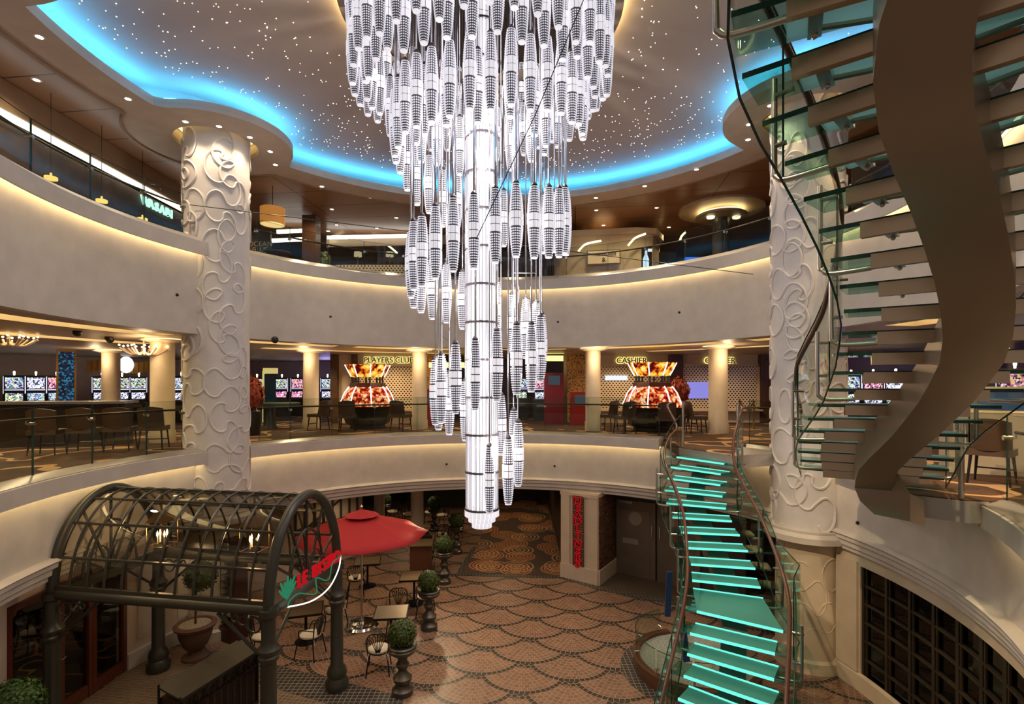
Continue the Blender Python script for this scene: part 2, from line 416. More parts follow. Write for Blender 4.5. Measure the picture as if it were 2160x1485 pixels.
struct('ceiling_soffit_rim', MB().prism(loop(outer_r, dr=.04), ZC-.03, ZC+.075, [loop(outer_r, dr=-.05)]), mat('tan_rim', (.33, .22, .13), .5))
# chandelier recess
mb = MB(); mb.lathe([(2.2, ZS), (2.2, ZS+1.3), (0, ZS+1.3), (0, ZS+1.34), (2.25, ZS+1.34), (2.25, ZS+.05)], (CHX, CHY, 0), 64, cap=False)
struct('ceiling_chandelier_recess', mb, mat('dark_brown_recess', (.05, .03, .018), .8))
struct('ceiling_chandelier_rim', MB().prism(circ(CHX, CHY, 2.32, 80), ZS-.20, ZS-.13, [circ(CHX, CHY, 1.98, 80)]).prism(circ(CHX, CHY, 2.02, 80), ZS-.2, ZS+.02, [circ(CHX, CHY, 1.98, 80)]), mat('brown_rim', (.30, .22, .16), .45))
struct('cove_strip_rim', MB().prism(circ(CHX, CHY, 2.30, 80), ZS-.125, ZS-.112, [circ(CHX, CHY, 2.22, 80)]), glow('warm_rim_strip', (1, .74, .34), 24))
# fibre-optic stars
mb = MB(); rs = random.Random(3); n = 0
while n < 900:
    a = rs.uniform(0, TAU); r = 6.9*math.sqrt(rs.random()); x, y = CCX+r*math.cos(a), CCY+r*math.sin(a)
    if y < 8.0 or math.hypot(x-CHX, y-CHY) < 2.6 or r > inner_r(a)+.1: continue
    dens = .16+.9*(.5+.5*math.sin(r*1.7+a*2.0+.4)*math.cos(a*3-r))**2
    if y > 11.5: dens += .25
    if rs.random() > dens: continue
    q = rs.uniform(.007, .012); mb.lathe([(0, -.006), (q, -.006), (q, 0)], (x, y, ZS), 6); n += 1
tag(mb.build('star_lights', glow('star_light', (1, .93, .82), 3.5, sample=False)), 'tiny white fibre optic star lights scattered over the round taupe ceiling', 'ceiling lights', kind='stuff')

# middle deck ceiling with bright trays
CEILM = 2.62
M_mceil = mat('middle_ceiling_paint', (.50, .40, .29), .5)
trays = [((.5*(a+b)), (b-a), r0, r1) for a, b, r0, r1 in ((100, 122, 7.9, 8.5), (126, 150, 7.9, 8.6), (158, 200, 7.9, 8.6), (40, 68, 7.9, 8.5), (74, 95, 8.0, 8.4), (16, 34, 7.9, 8.5), (-30, 8, 7.9, 8.6), (100, 135, 10.2, 10.7), (28, 60, 10.2, 10.7), (150, 205, 11.0, 11.8))]
th = []
for m_, w_, r0, r1 in trays:
    n = 14; th.append([tuple(pol(r1, m_-w_/2+w_*k/n)[:2]) for k in range(n+1)]+[tuple(pol(r0, m_+w_/2-w_*k/n)[:2]) for k in range(n+1)])
struct('ceiling_middle_deck', MB().prism([(-24, 2.2)]+[tuple(pol(7.2, 212-k*2.5)[:2]) for k in range(int(254/2.5))]+[(22, 4), (22, 28), (-24, 28)], CEILM, CEILM+.12, th), M_mceil)
for t in th:
    struct('light_tray_ceiling', MB().prism(t, CEILM+.22, CEILM+.24), glow('warm_tray', (1, .74, .33), 4.5))
struct('ceiling_middle_back', MB().prism([(-24, 2.2)]+[tuple(pol(7.2, 212-k*2.5)[:2]) for k in range(int(254/2.5))]+[(22, 4), (22, 28), (-24, 28)], CEILM+.3, CEILM+.34), M_mceil)
struct('floor_upper_deck', MB().prism([(-24, 4)]+[tuple(pol(7.25, 210-k*2.5)[:2]) for k in range(int(250/2.5))]+[(22, 4), (22, 28), (-24, 28)], 4.55, 4.68), M_carpet)
struct('ceiling_lower_deck', MB().prism([(-24, -1), (22, -1), (22, 28), (-24, 28)], -1.80, -1.74, [[tuple(pol(7.2, k*4)[:2]) for k in range(90)]]), mat('lower_ceiling_paint', (.36, .28, .2), .7))
# ---------------------------------------------------------------- relief columns
def relief(R, z0, z1, n, seed, r=.026):
    rs = random.Random(seed); mb = MB()
    for s in range(n):
        th0 = TAU*(s+rs.uniform(-.15, .15))/n; t = 0; z = z0+rs.uniform(0, .5); pts = []; sg = rs.choice((-1, 1))
        xd = 0.0
        while z < z1-.5:
            a = rs.uniform(.13, .23); b = rs.uniform(.19, .31); v = rs.uniform(.06, .085); flip = rs.random() < .7
            for k in range(26):
                u = TAU*k/26
                x = xd+sg*a*(1-math.cos(u)); zz = z+v*u-b*math.sin(u)*.9
                pts.append((th0+x/R, zz))
            z += v*TAU; xd += rs.uniform(-.10, .10)
            if flip: sg = -sg
        for _ in range(2): pts = [pts[0]]+[((pts[i-1][0]+2*pts[i][0]+pts[i+1][0])/4, (pts[i-1][1]+2*pts[i][1]+pts[i+1][1])/4) for i in range(1, len(pts)-1)]+[pts[-1]]
        pts = [p for p in pts if z0+.03 < p[1] < z1-.03]
        if len(pts) > 4: mb.tube([((R+.004)*math.cos(a), (R+.004)*math.sin(a), q) for a, q in pts], r, 6)
    return mb
M_plaster = mat('white_plaster', (.74, .70, .67), .55, bump=(30, .03))
M_tan = mat('cream_stone_column', (.66, .55, .40), .5)
for i, ((x, y), lab) in enumerate(zip(COLS[:2], ('left', 'right'))):
    t = thing('relief_column', 'tall round white plaster column with curling relief, on the %s of the chandelier' % lab, 'column', (x, y, -1.72)); t['kind'] = 'structure'
    MB().lathe([(.70, -1.72), (.70, ZC+.3)], (x, y, 0), 64).build('column_shaft', M_plaster, t)
    mb = relief(.70, -1.7, ZC+.2, 7, 5+i, .030); mb.v = [(a+x, b+y, c) for a, b, c in mb.v]
    mb.build('relief_curls', M_plaster, t)
    MB().lathe([(.86, -1.74), (.86, -1.62), (.80, -1.55), (.80, -1.5)], (x, y, 0), 48).build('ring_moulding', M_cream, t)
    u = thing('stone_column', 'cream stone column with low relief standing under the %s white relief column' % lab, 'column', (x, y, ZL)); u['kind'] = 'structure'
    MB().lathe([(.70, ZL), (.70, ZL+.22), (.62, ZL+.26), (.60, -1.74)], (x, y, 0), 48).build('column_shaft', M_tan, u)
    mb = relief(.60, ZL+.35, -1.8, 6, 15+i, .018); mb.v = [(a+x, b+y, c) for a, b, c in mb.v]; mb.build('relief_curls', M_tan, u)

# ---------------------------------------------------------------- glass balustrades on the two decks
def ang_px(x, R):
    u = (x-1080)/F; a = u*u+1; b = -2*u*CX-2*CY; c = CX*CX+CY*CY-R*R
    d = (-b+math.sqrt(b*b-4*a*c))/(2*a); q = math.degrees(math.atan2(d-CY, u*d-CX)); return q+360 if q < -90 else q
def balustrade(label, joints, z, H, railz, R=7.18):
    a0 = pol(R, joints[0], z); t = thing('glass_balustrade', label, 'glass railing', a0)
    for a, b in zip(joints[:-1], joints[1:]):
        g = .09*(1 if b > a else -1)
        n = max(4, int(abs(b-a)/1.5))
        pane = MB().arc([(R, z), (R, z+H), (R+.014, z+H), (R+.014, z)], a+g, b-g, n).build('glass_pane', M_glass, t)
        e = MB().arc([(R-.001, z+H), (R-.001, z+H+.004), (R+.015, z+H+.004), (R+.015, z+H)], a+g, b-g, n)
        for q in (a+g, b-g): e.bar(pol(R+.007, q, z), pol(R+.007, q, z+H), .016, .006)
        e.build('polished_edge', M_gedge, pane)
    mb = MB(); lo, hi = min(joints), max(joints); n = max(8, int((hi-lo)/2))
    mb.tube([pol(R+.10, lo+(hi-lo)*k/n, railz) for k in range(n+1)], .022, 8); mb.build('handrail', M_rail, t)
    for q in joints:
        c = MB().tube([pol(R-.03, q, railz-.07), pol(R+.06, q, railz-.07)], .032, 12).tube([pol(R+.05, q, railz-.07), pol(R+.10, q, railz-.07), pol(R+.10, q, railz)], .01, 6)
        c.build('clamp', M_chrome, t)
J = [ang_px(x, 7.2) for x in (-60, 67, 193, 308, 384)]
balustrade('frameless glass railing on the middle deck left of the left white column', J, 0.004, 1.09, .90)
J = [ang_px(x, 7.2) for x in (545, 612, 700, 790, 880, 970, 1060, 1150, 1240, 1330, 1392)]
balustrade('frameless glass railing on the middle deck behind the chandelier', J, 0.004, 1.07, .86)
balustrade('short glass railing on the middle deck between lower staircase and right column', [29.5, 21.5], 0.004, 1.07, .9)
J = [-22, -30, -40]
balustrade('frameless glass railing on the middle deck at the far right', J, 0.004, 1.07, .86)
J = [ang_px(x, 7.2) for x in (-80, 63, 189, 303, 386)]
balustrade('frameless glass railing of the upper deck left of the left white column', J, 4.66, 1.02, 5.46)
J = [ang_px(x, 7.2) for x in (540, 611, 692, 768, 850, 940, 1030, 1120, 1195, 1282, 1362, 1446, 1530, 1625)]
balustrade('frameless glass railing of the upper deck behind the chandelier', J, 4.66, .98, 5.40)
balustrade('frameless glass railing of the upper deck behind the upper staircase', [8, -4, -16, -28, -38], 4.66, .98, 5.40)

# ---------------------------------------------------------------- chandelier
M_bead = mat('lit_crystal', (.48, .46, .50), .12, 0, (.93, .90, 1.0), .64, nz=None, sample=False)
M_plate = mat('lit_crystal_plate', (.60, .58, .62), .2, 0, (.97, .94, 1.0), .66, nz=(60, .05), sample=False)
M_core = mat('dark_lattice', (.10, .09, .10), .4, .6, nz=(20, .1))
M_rod = mat('polished_rod', (.75, .74, .78), .15, 1.0)
LP = 1.08
def prad(t): return .052+.043*math.sin(PI*min(max(t*1.0, 0), 1))**.7
def pod_meshes(bn=6, bm_=4, rows=11):
    body, core, band, cap = [MB(), MB()], MB(), MB(), MB()
    core.lathe([(prad(t)*.80, -LP*t) for t in (0, .08, .2, .4, .6, .8, .92, 1)]+[(.012, -LP*1.002)], n=8, a0=PI/8)
    core.lathe([(.012, .05), (.03, .03), (.05, 0), (.05, -.01)], n=8)
    for bi, seg in enumerate(((.015, .385), (.615, .985))):
        for j in range(rows):
            t = seg[0]+(seg[1]-seg[0])*(j+.5)/rows; r = prad(t)*.95; w = r*.765
            for k in range(8):
                a = TAU*k/8
                for s in (-.25, .25):
                    c = Vector((r*.94*math.cos(a)-s*w*math.sin(a), r*.94*math.sin(a)+s*w*math.cos(a), -LP*t))
                    if bn: body[bi].sphere(c, .0140*r/.09, bn, bm_)
                    else:
                        q = .0150*r/.09; body[bi].add([c+Vector(d)*q for d in ((1, 0, 0), (0, 1, 0), (-1, 0, 0), (0, -1, 0), (0, 0, 1), (0, 0, -1))], [(0, 1, 4), (1, 2, 4), (2, 3, 4), (3, 0, 4), (1, 0, 5), (2, 1, 5), (3, 2, 5), (0, 3, 5)])
    cap.lathe([(.018, -LP*1.004), (.052, -LP*1.002), (.052, -LP*.985)], n=8, a0=PI/8)
    for t0 in (.40, .505):
        for k in range(8):
            a = TAU*k/8; r = prad(t0+.04)*.93; w = r*.765*.94
            for s in ((-.25, .25) if bn else (0,)):
                band.box((r*math.cos(a)-s*w*math.sin(a), r*math.sin(a)+s*w*math.cos(a), -LP*(t0+.046)), (.012, w*(.46 if bn else .95), LP*.092), a)
    return body, core, band, cap
b_, c_, d_, e_ = pod_meshes()
ME_bead, ME_core, ME_band, ME_cap = [q.data('crystal_beads', M_bead) for q in b_], c_.data('pod_core', M_core, ang=20), d_.data('white_band', M_plate, False), e_.data('end_cap', M_plate)
chand = thing('chandelier', 'huge spiralling crystal chandelier with glowing central tube hanging in the atrium', 'chandelier', (CHX, CHY, ZS+1.3))
MB().lathe([(2.15, ZS+1.29), (2.15, ZS+1.24), (0, ZS+1.24)], (CHX, CHY, 0), 48).build('ceiling_plate', mat('dark_plate', (.03, .02, .015), .6), chand)
TB = CAMZ-(1072-HZ)/F*CHY       # bottom of the glowing tube
M_tube = glow('glowing_tube', (.95, .92, 1.0), 3.6)
MB().lathe([(.17, TB+.05), (.17, ZS+1.2)], (CHX, CHY, 0), 24).build('central_tube', M_tube, chand)
rodsA, rodsB = MB(), MB()
for k in range(16):
    a = TAU*k/16; x, y = CHX+.245*math.cos(a), CHY+.245*math.sin(a)
    (rodsA if k % 2 else rodsB).tube([(x, y, TB), (x, y, ZS+1.2)], .020 if k % 2 else .026, 8)
rodsC = MB()
for k in range(32):
    a = TAU*(k+.5)/32; x, y = CHX+.262*math.cos(a), CHY+.262*math.sin(a); rodsC.tube([(x, y, TB), (x, y, ZS+1.2)], .004, 4)
rodsC.build('dark_wires', M_dsteel, chand)
rodsA.build('crystal_rods', M_bead, chand); rodsB.build('white_rods', M_plate, chand)
z = TB
while z < ZS+.6:
    MB().arc([(.235, z-.018), (.285, z-.018), (.285, z+.018), (.235, z+.018)], 0, 360, 32, (CHX, CHY)).build('tube_ring', mat('grey_ring', (.28, .25, .27), .3, .9), chand); z += .615
for j, (r, h) in enumerate(((.27, .10), (.21, .09), (.15, .10))):
    zz = TB-.02-.0-sum((.10, .09, .10)[:j]); mb = MB(); n = 26-j*5
    for k in range(n):
        a = TAU*k/n; mb.box((CHX+r*math.cos(a), CHY+r*math.sin(a), zz-h/2), (.03, TAU*r/n*.9, h*.96), a)
    mb.lathe([(r*.9, zz-h*.9), (r*.9, zz)], (CHX, CHY, 0), 24); mb.build('crystal_tier', M_plate, chand)
# spiral of hanging pods
def lerp_tab(tab, t):
    for (a, *p), (b, *q) in zip(tab[:-1], tab[1:]):
        if t <= b:
            u = (t-a)/(b-a); return [x+(y-x)*u for x, y in zip(p, q)]
    return tab[-1][1:]
TAB = [(0, 1.68, 5.55), (.25, 1.48, 5.27), (.5, 1.40, 5.05), (.62, 1.40, 4.55), (.75, 1.38, 4.25), (1.0, 1.40, 3.62), (1.25, 1.22, 3.14), (1.5, 1.15, 2.78), (1.75, 1.05, 2.34), (2.0, 1.0, 1.56), (2.25, .82, 1.07), (2.5, .76, .72), (2.75, .68, .34), (3.0, .60, -.26), (3.22, .40, -.66)]
spots = []; t = 0.0
while t <= 3.2:
    r, zb = lerp_tab(TAB, t); a = -TAU*t
    spots.append((CHX+r*math.cos(a), CHY+r*math.sin(a), zb+random.uniform(-.06, .06))); t += (.285+.02*t)/(TAU*r)
for k in range(14):
    a = TAU*(k+.5)/14; spots.append((CHX+1.08*math.cos(a), CHY+1.08*math.sin(a), 5.35+random.uniform(-.1, .1)))
spots = spots[:99]
for x, y, zb in spots:
    zt = zb+LP; p = link('crystal_pod', ME_core, chand); M = Matrix.Translation((x, y, zt)) @ Matrix.Rotation(random.uniform(0, TAU/8), 4, 'Z')
    p.matrix_basis = M
    for me in ME_bead: link('crystal_beads', me, p, True)
    link('white_band', ME_band, p, True); link('end_cap', ME_cap, p, True)
    mb = MB()
    dx, dy = (x-CHX), (y-CHY); L = ZS+1.2-zt
    mb.tube([(0, 0, .03), (0, 0, L)], .013, 6)
    mb.build('rod', M_rod, p, local=True)
# the dense upper rows
b2, c2, d2, e2 = pod_meshes(0, 0, 12); b2 = b2[0].add(b2[1].v, b2[1].f); d2.add(e2.v, e2.f)
sb, sc_, sd = MB(), MB(), MB()
for r, n, zb in ((2.06, 40, 6.22), (1.86, 35, 6.06), (2.08, 40, 6.95)):
    for k in range(n):
        a = TAU*(k+(zb*3 % 1))/n; zt = zb+LP+random.uniform(-.12, .12); o = Vector((CHX+r*math.cos(a), CHY+r*math.sin(a), zt))
        for s, d in ((sb, b2), (sc_, c2), (sd, d2)): s.add([Vector(v)+o for v in d.v], d.f)
sp = sb.build('upper_crystal_pods', M_bead, chand); sp['kind'] = 'stuff'
sc_.build('pod_cores', M_core, sp); sd.build('white_bands', M_plate, sp)
# thin tie wires between rods
mb = MB(); rw = random.Random(4)
for k in range(46):
    a = rw.choice(spots); b = min((s for s in spots if s is not a), key=lambda s: math.hypot(s[0]-a[0], s[1]-a[1])+rw.random()*.5)
    zz = max(a[2], b[2])+LP+rw.uniform(.1, .9); mb.tube([(a[0], a[1], zz), (b[0], b[1], zz+rw.uniform(-.15, .15))], .004, 4)
mb.build('tie_wires', M_dsteel, chand)

# ---------------------------------------------------------------- lower staircase
LOW = {1: (4.02, 12.1, 4.68, 11.08), 2: (3.77, 11.80, 4.50, 10.88), 3: (3.54, 11.43, 4.36, 10.68), 4: (3.32, 11.08, 4.26, 10.48), 5: (3.19, 10.70, 4.18, 10.25), 6: (3.13, 10.30, 4.14, 10.02), 7: (3.14, 9.92, 4.13, 9.74), 8: (3.13, 9.57, 4.12, 9.40), 9: (3.10, 9.24, 4.09, 9.03), 10: (3.06, 8.97, 4.04, 8.67), 11: (3.00, 8.72, 3.97, 8.32), 12: (2.73, 7.83, 3.66, 7.26), 13: (2.63, 7.58, 3.52, 6.95), 14: (2.52, 7.34, 3.38, 6.67), 15: (2.39, 7.11, 3.22, 6.39)}
for k in range(16, 25):
    a = LOW[k-1]; LOW[k] = (a[0]-.145, a[1]-.235, a[2]-.155, a[3]-.27)
M_teal = mat('frosted_teal_glass', (.035, .17, .13), .4, 0, (.10, .62, .48), .07, nz=(2, .05))
M_led = glow('teal_led_strip', (.16, .92, .72), 1.25)
M_clear = glass('clear_green_glass', (.62, .80, .74), f0=.05)
M_redwood = mat('red_brown_handrail', (.10, .030, .016), .35, nz=(10, .2))
st = thing('lower_staircase', 'curved staircase of glowing teal glass treads descending to the cobbled floor', 'staircase', (*at_z(1560, 1400, ZL)[:2], ZL))
def quad_prism(mb, P, z0, z1): return mb.add([(p.x, p.y, z0) for p in P]+[(p.x, p.y, z1) for p in P], [(0, 1, 2, 3), (7, 6, 5, 4), (0, 4, 5, 1), (1, 5, 6, 2), (2, 6, 7, 3), (3, 7, 4, 0)])
def V2(x, y): return Vector((x, y, 0))
lowL, lowR = [], []
for k, (lx, ly, rx, ry) in sorted(LOW.items()):
    L, R = V2(lx, ly), V2(rx, ry); d = (R-L).normalized(); h = Vector((d.y, -d.x, 0))   # h: downhill
    z = -.175*k; dep = .35 if k != 11 else 0
    if k == 11: FL, FR = V2(2.76, 7.86), V2(3.72, 7.22)
    else: FL, FR = L+h*.35, R+h*.35
    e = d*.0
    tr = quad_prism(MB(), [L, R, FR, FL], z-.03, z).build('tread', M_teal, st, False)
    e1, e2 = d*.20, d*.26
    quad_prism(MB(), [L-e1, L, FL, FL-e1], z-.03, z-.002).build('clear_end', M_clear, tr, False); quad_prism(MB(), [R, R+e2, FR+e2, FR], z-.03, z-.002).build('clear_end', M_clear, tr, False)
    s = MB(); s.bar(L+Vector((0, 0, z+.007)), R+Vector((0, 0, z+.007)), .022, .014); s.bar(FL-h*.004+Vector((0, 0, z-.012)), FR-h*.004+Vector((0, 0, z-.012)), .022, .034); s.build('led_strip', M_led, tr, False)
    bb = MB(); q = L-h*.05; w = R-h*.05; bb.bar(q+Vector((0, 0, z-.085)), w+Vector((0, 0, z-.085)), .05, .10); bb.build('steel_bar', M_bronze, tr, False)
    lowL.append((L-d*.17, z)); lowR.append((R+d*.20, z))
    if k == 11: lowL.append((FL-d*.17, z)); lowR.append((FR+d*.20, z))
def stringer(path, w0, w1, drop, thick, name, m, parent):
    """ribbon box: path = [(left point, direction, z)]"""
    mb = MB(); vs = []
    for L, d, z in path:
        A, B = L+d*w0, L+d*w1
        vs += [(A.x, A.y, z-drop-thick), (B.x, B.y, z-drop-thick), (B.x, B.y, z-drop), (A.x, A.y, z-drop)]
    n = len(path); fs = [(3, 2, 1, 0), tuple(4*(n-1)+i for i in range(4))]
    for i in range(n-1):
        for j in range(4): fs.append((4*i+j, 4*i+(j+1) % 4, 4*i+4+(j+1) % 4, 4*i+4+j))
    return mb.add(vs, fs).build(name, m, parent, True, 35)
pth = []
for k, (lx, ly, rx, ry) in sorted(LOW.items()):
    L, R = V2(lx, ly), V2(rx, ry); d = (R-L).normalized(); h = Vector((d.y, -d.x, 0)); pth.append((L+h*.15, d, -.175*k))
    if k == 11: pth.append((V2(2.80, 7.98), (V2(3.72, 7.22)-V2(2.76, 7.86)).normalized(), -.175*k-.05))
stringer(pth, .38, .72, .14, .22, 'stringer', M_bronze, st)
def glass_run(side, mb_name, lo, hi, parent, per=4, edge=True):
    """glass panels standing along a list of (point, z)"""
    i = 0
    while i < len(side)-1:
        j = min(i+per, len(side)-1); mb = MB(); ed = MB()
        vs = []
        for P, z in side[i:j+1]: vs += [(P.x, P.y, z+lo), (P.x, P.y, z+hi)]
        seg = j-i; a, b = side[i][0], side[j][0]; nrm = Vector((-(b-a).y, (b-a).x, 0)).normalized()*.012
        m = len(vs); mb.add(vs+[Vector(v)+nrm for v in vs], [(2*q, 2*q+1, 2*q+3, 2*q+2) for q in range(seg)]+[(m+2*q, m+2*q+2, m+2*q+3, m+2*q+1) for q in range(seg)])
        g = mb.build(mb_name, M_glass, parent, True, 60)
        top = [(P.x, P.y, z+hi) for P, z in side[i:j+1]]; bot = [(P.x, P.y, z+lo) for P, z in side[i:j+1]]
        ed.tube(top, .008, 5); ed.tube(bot, .009, 5); ed.tube([bot[0], top[0]], .007, 5); ed.tube([bot[-1], top[-1]], .007, 5); ed.build('polished_edge', M_gedge, g)
        i = j
glass_run(lowL, 'glass_pane', -.12, .93, st); glass_run(lowR, 'glass_pane', -.12, .93, st)
for side, top in ((lowL, [(3.95, 13.0, 1.0), (3.72, 12.6, .93)]), (lowR, [(5.7, 12.3, .92), (5.15, 11.6, .95), (4.93, 11.3, .9)])):
    s = 1 if side is lowL else -1
    rl = [q for i, q in enumerate(side) if i not in (11,)]; rl = [rl[0]]+[((a[0]+b[0]*2+c[0])/4, (a[1]+b[1]*2+c[1])/4) for a, b, c in zip(rl[:-2], rl[1:-1], rl[2:])]+[rl[-1]]
    pts = [Vector(p) for p in top]+[Vector((P.x, P.y, z+.86))+(Vector((s*.07, .02, 0))) for P, z in rl[1:]]
    MB().tube(smooth_path(pts, 4), .026, 10).build('handrail', M_redwood, st)
    for i in range(1, len(side)-1, 3):
        P, z = side[i]; Q = side[i][0]; d = (lowR[i][0]-lowL[i][0]).normalized()*(-s)
        o = -d if False else d
        A = Vector((P.x, P.y, z)); out = (lowL[i][0]-lowR[i][0]).normalized()*s
        MB().tube(smooth_path([A+out*.07+Vector((0, 0, .62)), A+out*.07+Vector((0, 0, .0)), A+out*.05+Vector((0, 0, -.10)), A-out*.02+Vector((0, 0, -.13)), A-out*.22+Vector((0, 0, -.13))], 5), .020, 10).build('stanchion', M_steel, st)
        MB().tube([A+out*.08+Vector((0, 0, .5)), A-out*.06+Vector((0, 0, .5))], .018, 8).tube([A+out*.08+Vector((0, 0, .12)), A-out*.03+Vector((0, 0, .12))], .018, 8).build('clamp', M_chrome, st)
for p in ((3.98, 12.25), (4.72, 11.0)):
    MB().tube([(p[0], p[1], -.3), (p[0], p[1], 1.05)], .03, 12).build('newel_post', M_steel, st)

# ---------------------------------------------------------------- upper staircase
UX = [4.68, 4.45, 4.22, 4.03, 3.87, 3.77, 3.69, 3.61, 3.50, 3.40, 3.28, 3.15, 2.97, 2.76, 2.54, 2.31, 2.07, 1.83, 1.62, 1.46, 1.36, 1.31, 1.30]
UY = [7.92, 7.56, 7.20, 6.86, 6.52, 6.17, 5.84, 5.54, 5.25, 4.98, 4.73, 4.49, 4.26, 4.04, 3.83, 3.63, 3.43, 3.24, 3.04, 2.80, 2.53, 2.25, 1.97]
M_aqua = mat('green_glass_tread', (.12, .33, .33), .25, 0, nz=(2, .08))
def aqua():
    m, nt, out = newmat('tinted_glass_tread'); 
    t = nt.nodes.new('ShaderNodeBsdfTransparent'); t.inputs['Color'].default_value = (.55, .78, .76, 1)
    p = nt.nodes.new('ShaderNodeBsdfPrincipled'); p.inputs['Roughness'].default_value = .25
    nt.links.new(mixc(nt, noise(nt, 2), (.18, .38, .46), (.16, .34, .40)), p.inputs['Base Color'])
    tl = nt.nodes.new('ShaderNodeBsdfTranslucent'); tl.inputs['Color'].default_value = (.34, .56, .66, 1)
    m1 = nt.nodes.new('ShaderNodeMixShader'); m1.inputs[0].default_value = .6; nt.links.new(p.outputs[0], m1.inputs[1]); nt.links.new(tl.outputs[0], m1.inputs[2])
    m2 = nt.nodes.new('ShaderNodeMixShader'); m2.inputs[0].default_value = .66; nt.links.new(t.outputs[0], m2.inputs[1]); nt.links.new(m1.outputs[0], m2.inputs[2])
    nt.links.new(m2.outputs[0], out.inputs[0]); return m
M_aqua = aqua()
us = thing('upper_staircase', 'curved glass and bronze staircase rising overhead at the right', 'staircase', (5.6, 8.6, 0))
upL, upR, pth = [], [], []
for i in range(len(UX)):
    a, b = max(i-2, 0), min(i+2, len(UX)-1)
    hd = V2(UX[b]-UX[a], UY[b]-UY[a]).normalized(); d = Vector((-hd.y, hd.x, 0)); L = V2(UX[i], UY[i]); z = .175*(i+1)
    pth.append((L-hd*.15, d, z+.02))
    A, B = L-d*.27, L+d*1.42
    lo = hd*(-.37); hi = hd*.02
    tr = quad_prism(MB(), [L+lo, B+lo, B+hi, L+hi], z-.02, z+.012).build('tread', M_aqua, us, False)
    quad_prism(MB(), [A+lo, L+lo, L+hi, A+hi], z-.02, z+.012).build('clear_end', M_clear, tr, False)
    MB().bar(A+hi+Vector((0, 0, z-.004)), B+hi+Vector((0, 0, z-.004)), .004, .034).build('polished_edge', M_gedge, tr, False)
    MB().bar(L+hd*.0+Vector((0, 0, z-.055)), L+d*1.15+Vector((0, 0, z-.055)), .05, .11).build('steel_bar', M_barmetal, tr, False)
    MB().tube(smooth_path([L+d*.12-hd*.26+Vector((0, 0, z-.04)), L+d*.6-hd*.35+Vector((0, 0, z-.04)), L+d*1.08-hd*.26+Vector((0, 0, z-.04))], 6), .018, 6).build('curved_rib', M_barmetal, tr)
    c = MB().box(L+d*.14-hd*.18+Vector((0, 0, z-.045)), (.07, .24, .06), math.atan2(d.y, d.x)); c.sphere(L+d*.14-hd*.26+Vector((0, 0, z-.085)), .018, 8, 6)
    c.build('bracket', M_steel, tr, False); c = MB()
    c.box(L+d*1.05-hd*.18+Vector((0, 0, z-.045)), (.07, .24, .06), math.atan2(d.y, d.x)); c.build('bracket', M_steel, tr, False)
    upL.append((L-d*.29, z)); upR.append((L+d*1.44, z))
    if i % 3 == 1:
        for s, P in ((1, L-d*.29), (-1, L+d*1.44)):
            o = -d*s; Q = P+Vector((0, 0, z))
            E_ = L if s == 1 else L+d*1.15
            MB().tube(smooth_path([Q+o*.06+Vector((0, 0, .62)), Q+o*.06+Vector((0, 0, .02)), Q+o*.045+Vector((0, 0, -.07)), Q-o*.03+Vector((0, 0, -.105)), E_+Vector((0, 0, z-.10))], 6), .021, 10).build('stanchion', M_steel, us)
            MB().tube([Q+o*.07+Vector((0, 0, .5)), Q-o*.07+Vector((0, 0, .5))], .018, 8).tube([Q+o*.07+Vector((0, 0, .15)), Q-o*.03+Vector((0, 0, .15))], .018, 8).build('clamp', M_chrome, us)
# the foot hooks round towards the landing
mb = MB(); ring = []
for (ax, ay, bx, by), zt, zb in (((5.25, 7.12, 5.25, 6.70), -.02, -.35), ((4.90, 7.12, 5.10, 6.74), .06, -.30), ((4.72, 7.14, 5.02, 6.85), .30, -.12)):
    ring.append([(ax, ay, zb), (bx, by, zb), (bx, by, zt), (ax, ay, zt)])
for i in range(2, len(pth)):
    L, d, z = pth[i]; A, B = L+d*.40, L+d*.80
    ring.append([(A.x, A.y, z-.13-.36), (B.x, B.y, z-.13-.36), (B.x, B.y, z-.10), (A.x, A.y, z-.10)])
vs = [v for r in ring for v in r]; n = len(ring)
mb.add(vs, [(3, 2, 1, 0), tuple(4*(n-1)+i for i in range(4))]+[(4*i+j, 4*i+(j+1) % 4, 4*i+4+(j+1) % 4, 4*i+4+j) for i in range(n-1) for j in range(4)])
mb.build('stringer', M_bronze, us, True, 35)
glass_run(upL, 'glass_pane', -.12, .95, us); glass_run(upR, 'glass_pane', -.12, .95, us)
for side, s in ((upL, 1), (upR, -1)):
    pts = [Vector((P.x, P.y, z+.86)) for P, z in side]
    MB().tube(smooth_path(pts, 3), .026, 10).build('handrail', M_redwood, us)
pt = at_z(2028, 1052, 0)
MB().tube([(pt.x, pt.y, -.02), (pt.x, pt.y, .98)], .032, 12).build('newel_post', M_steel, us)
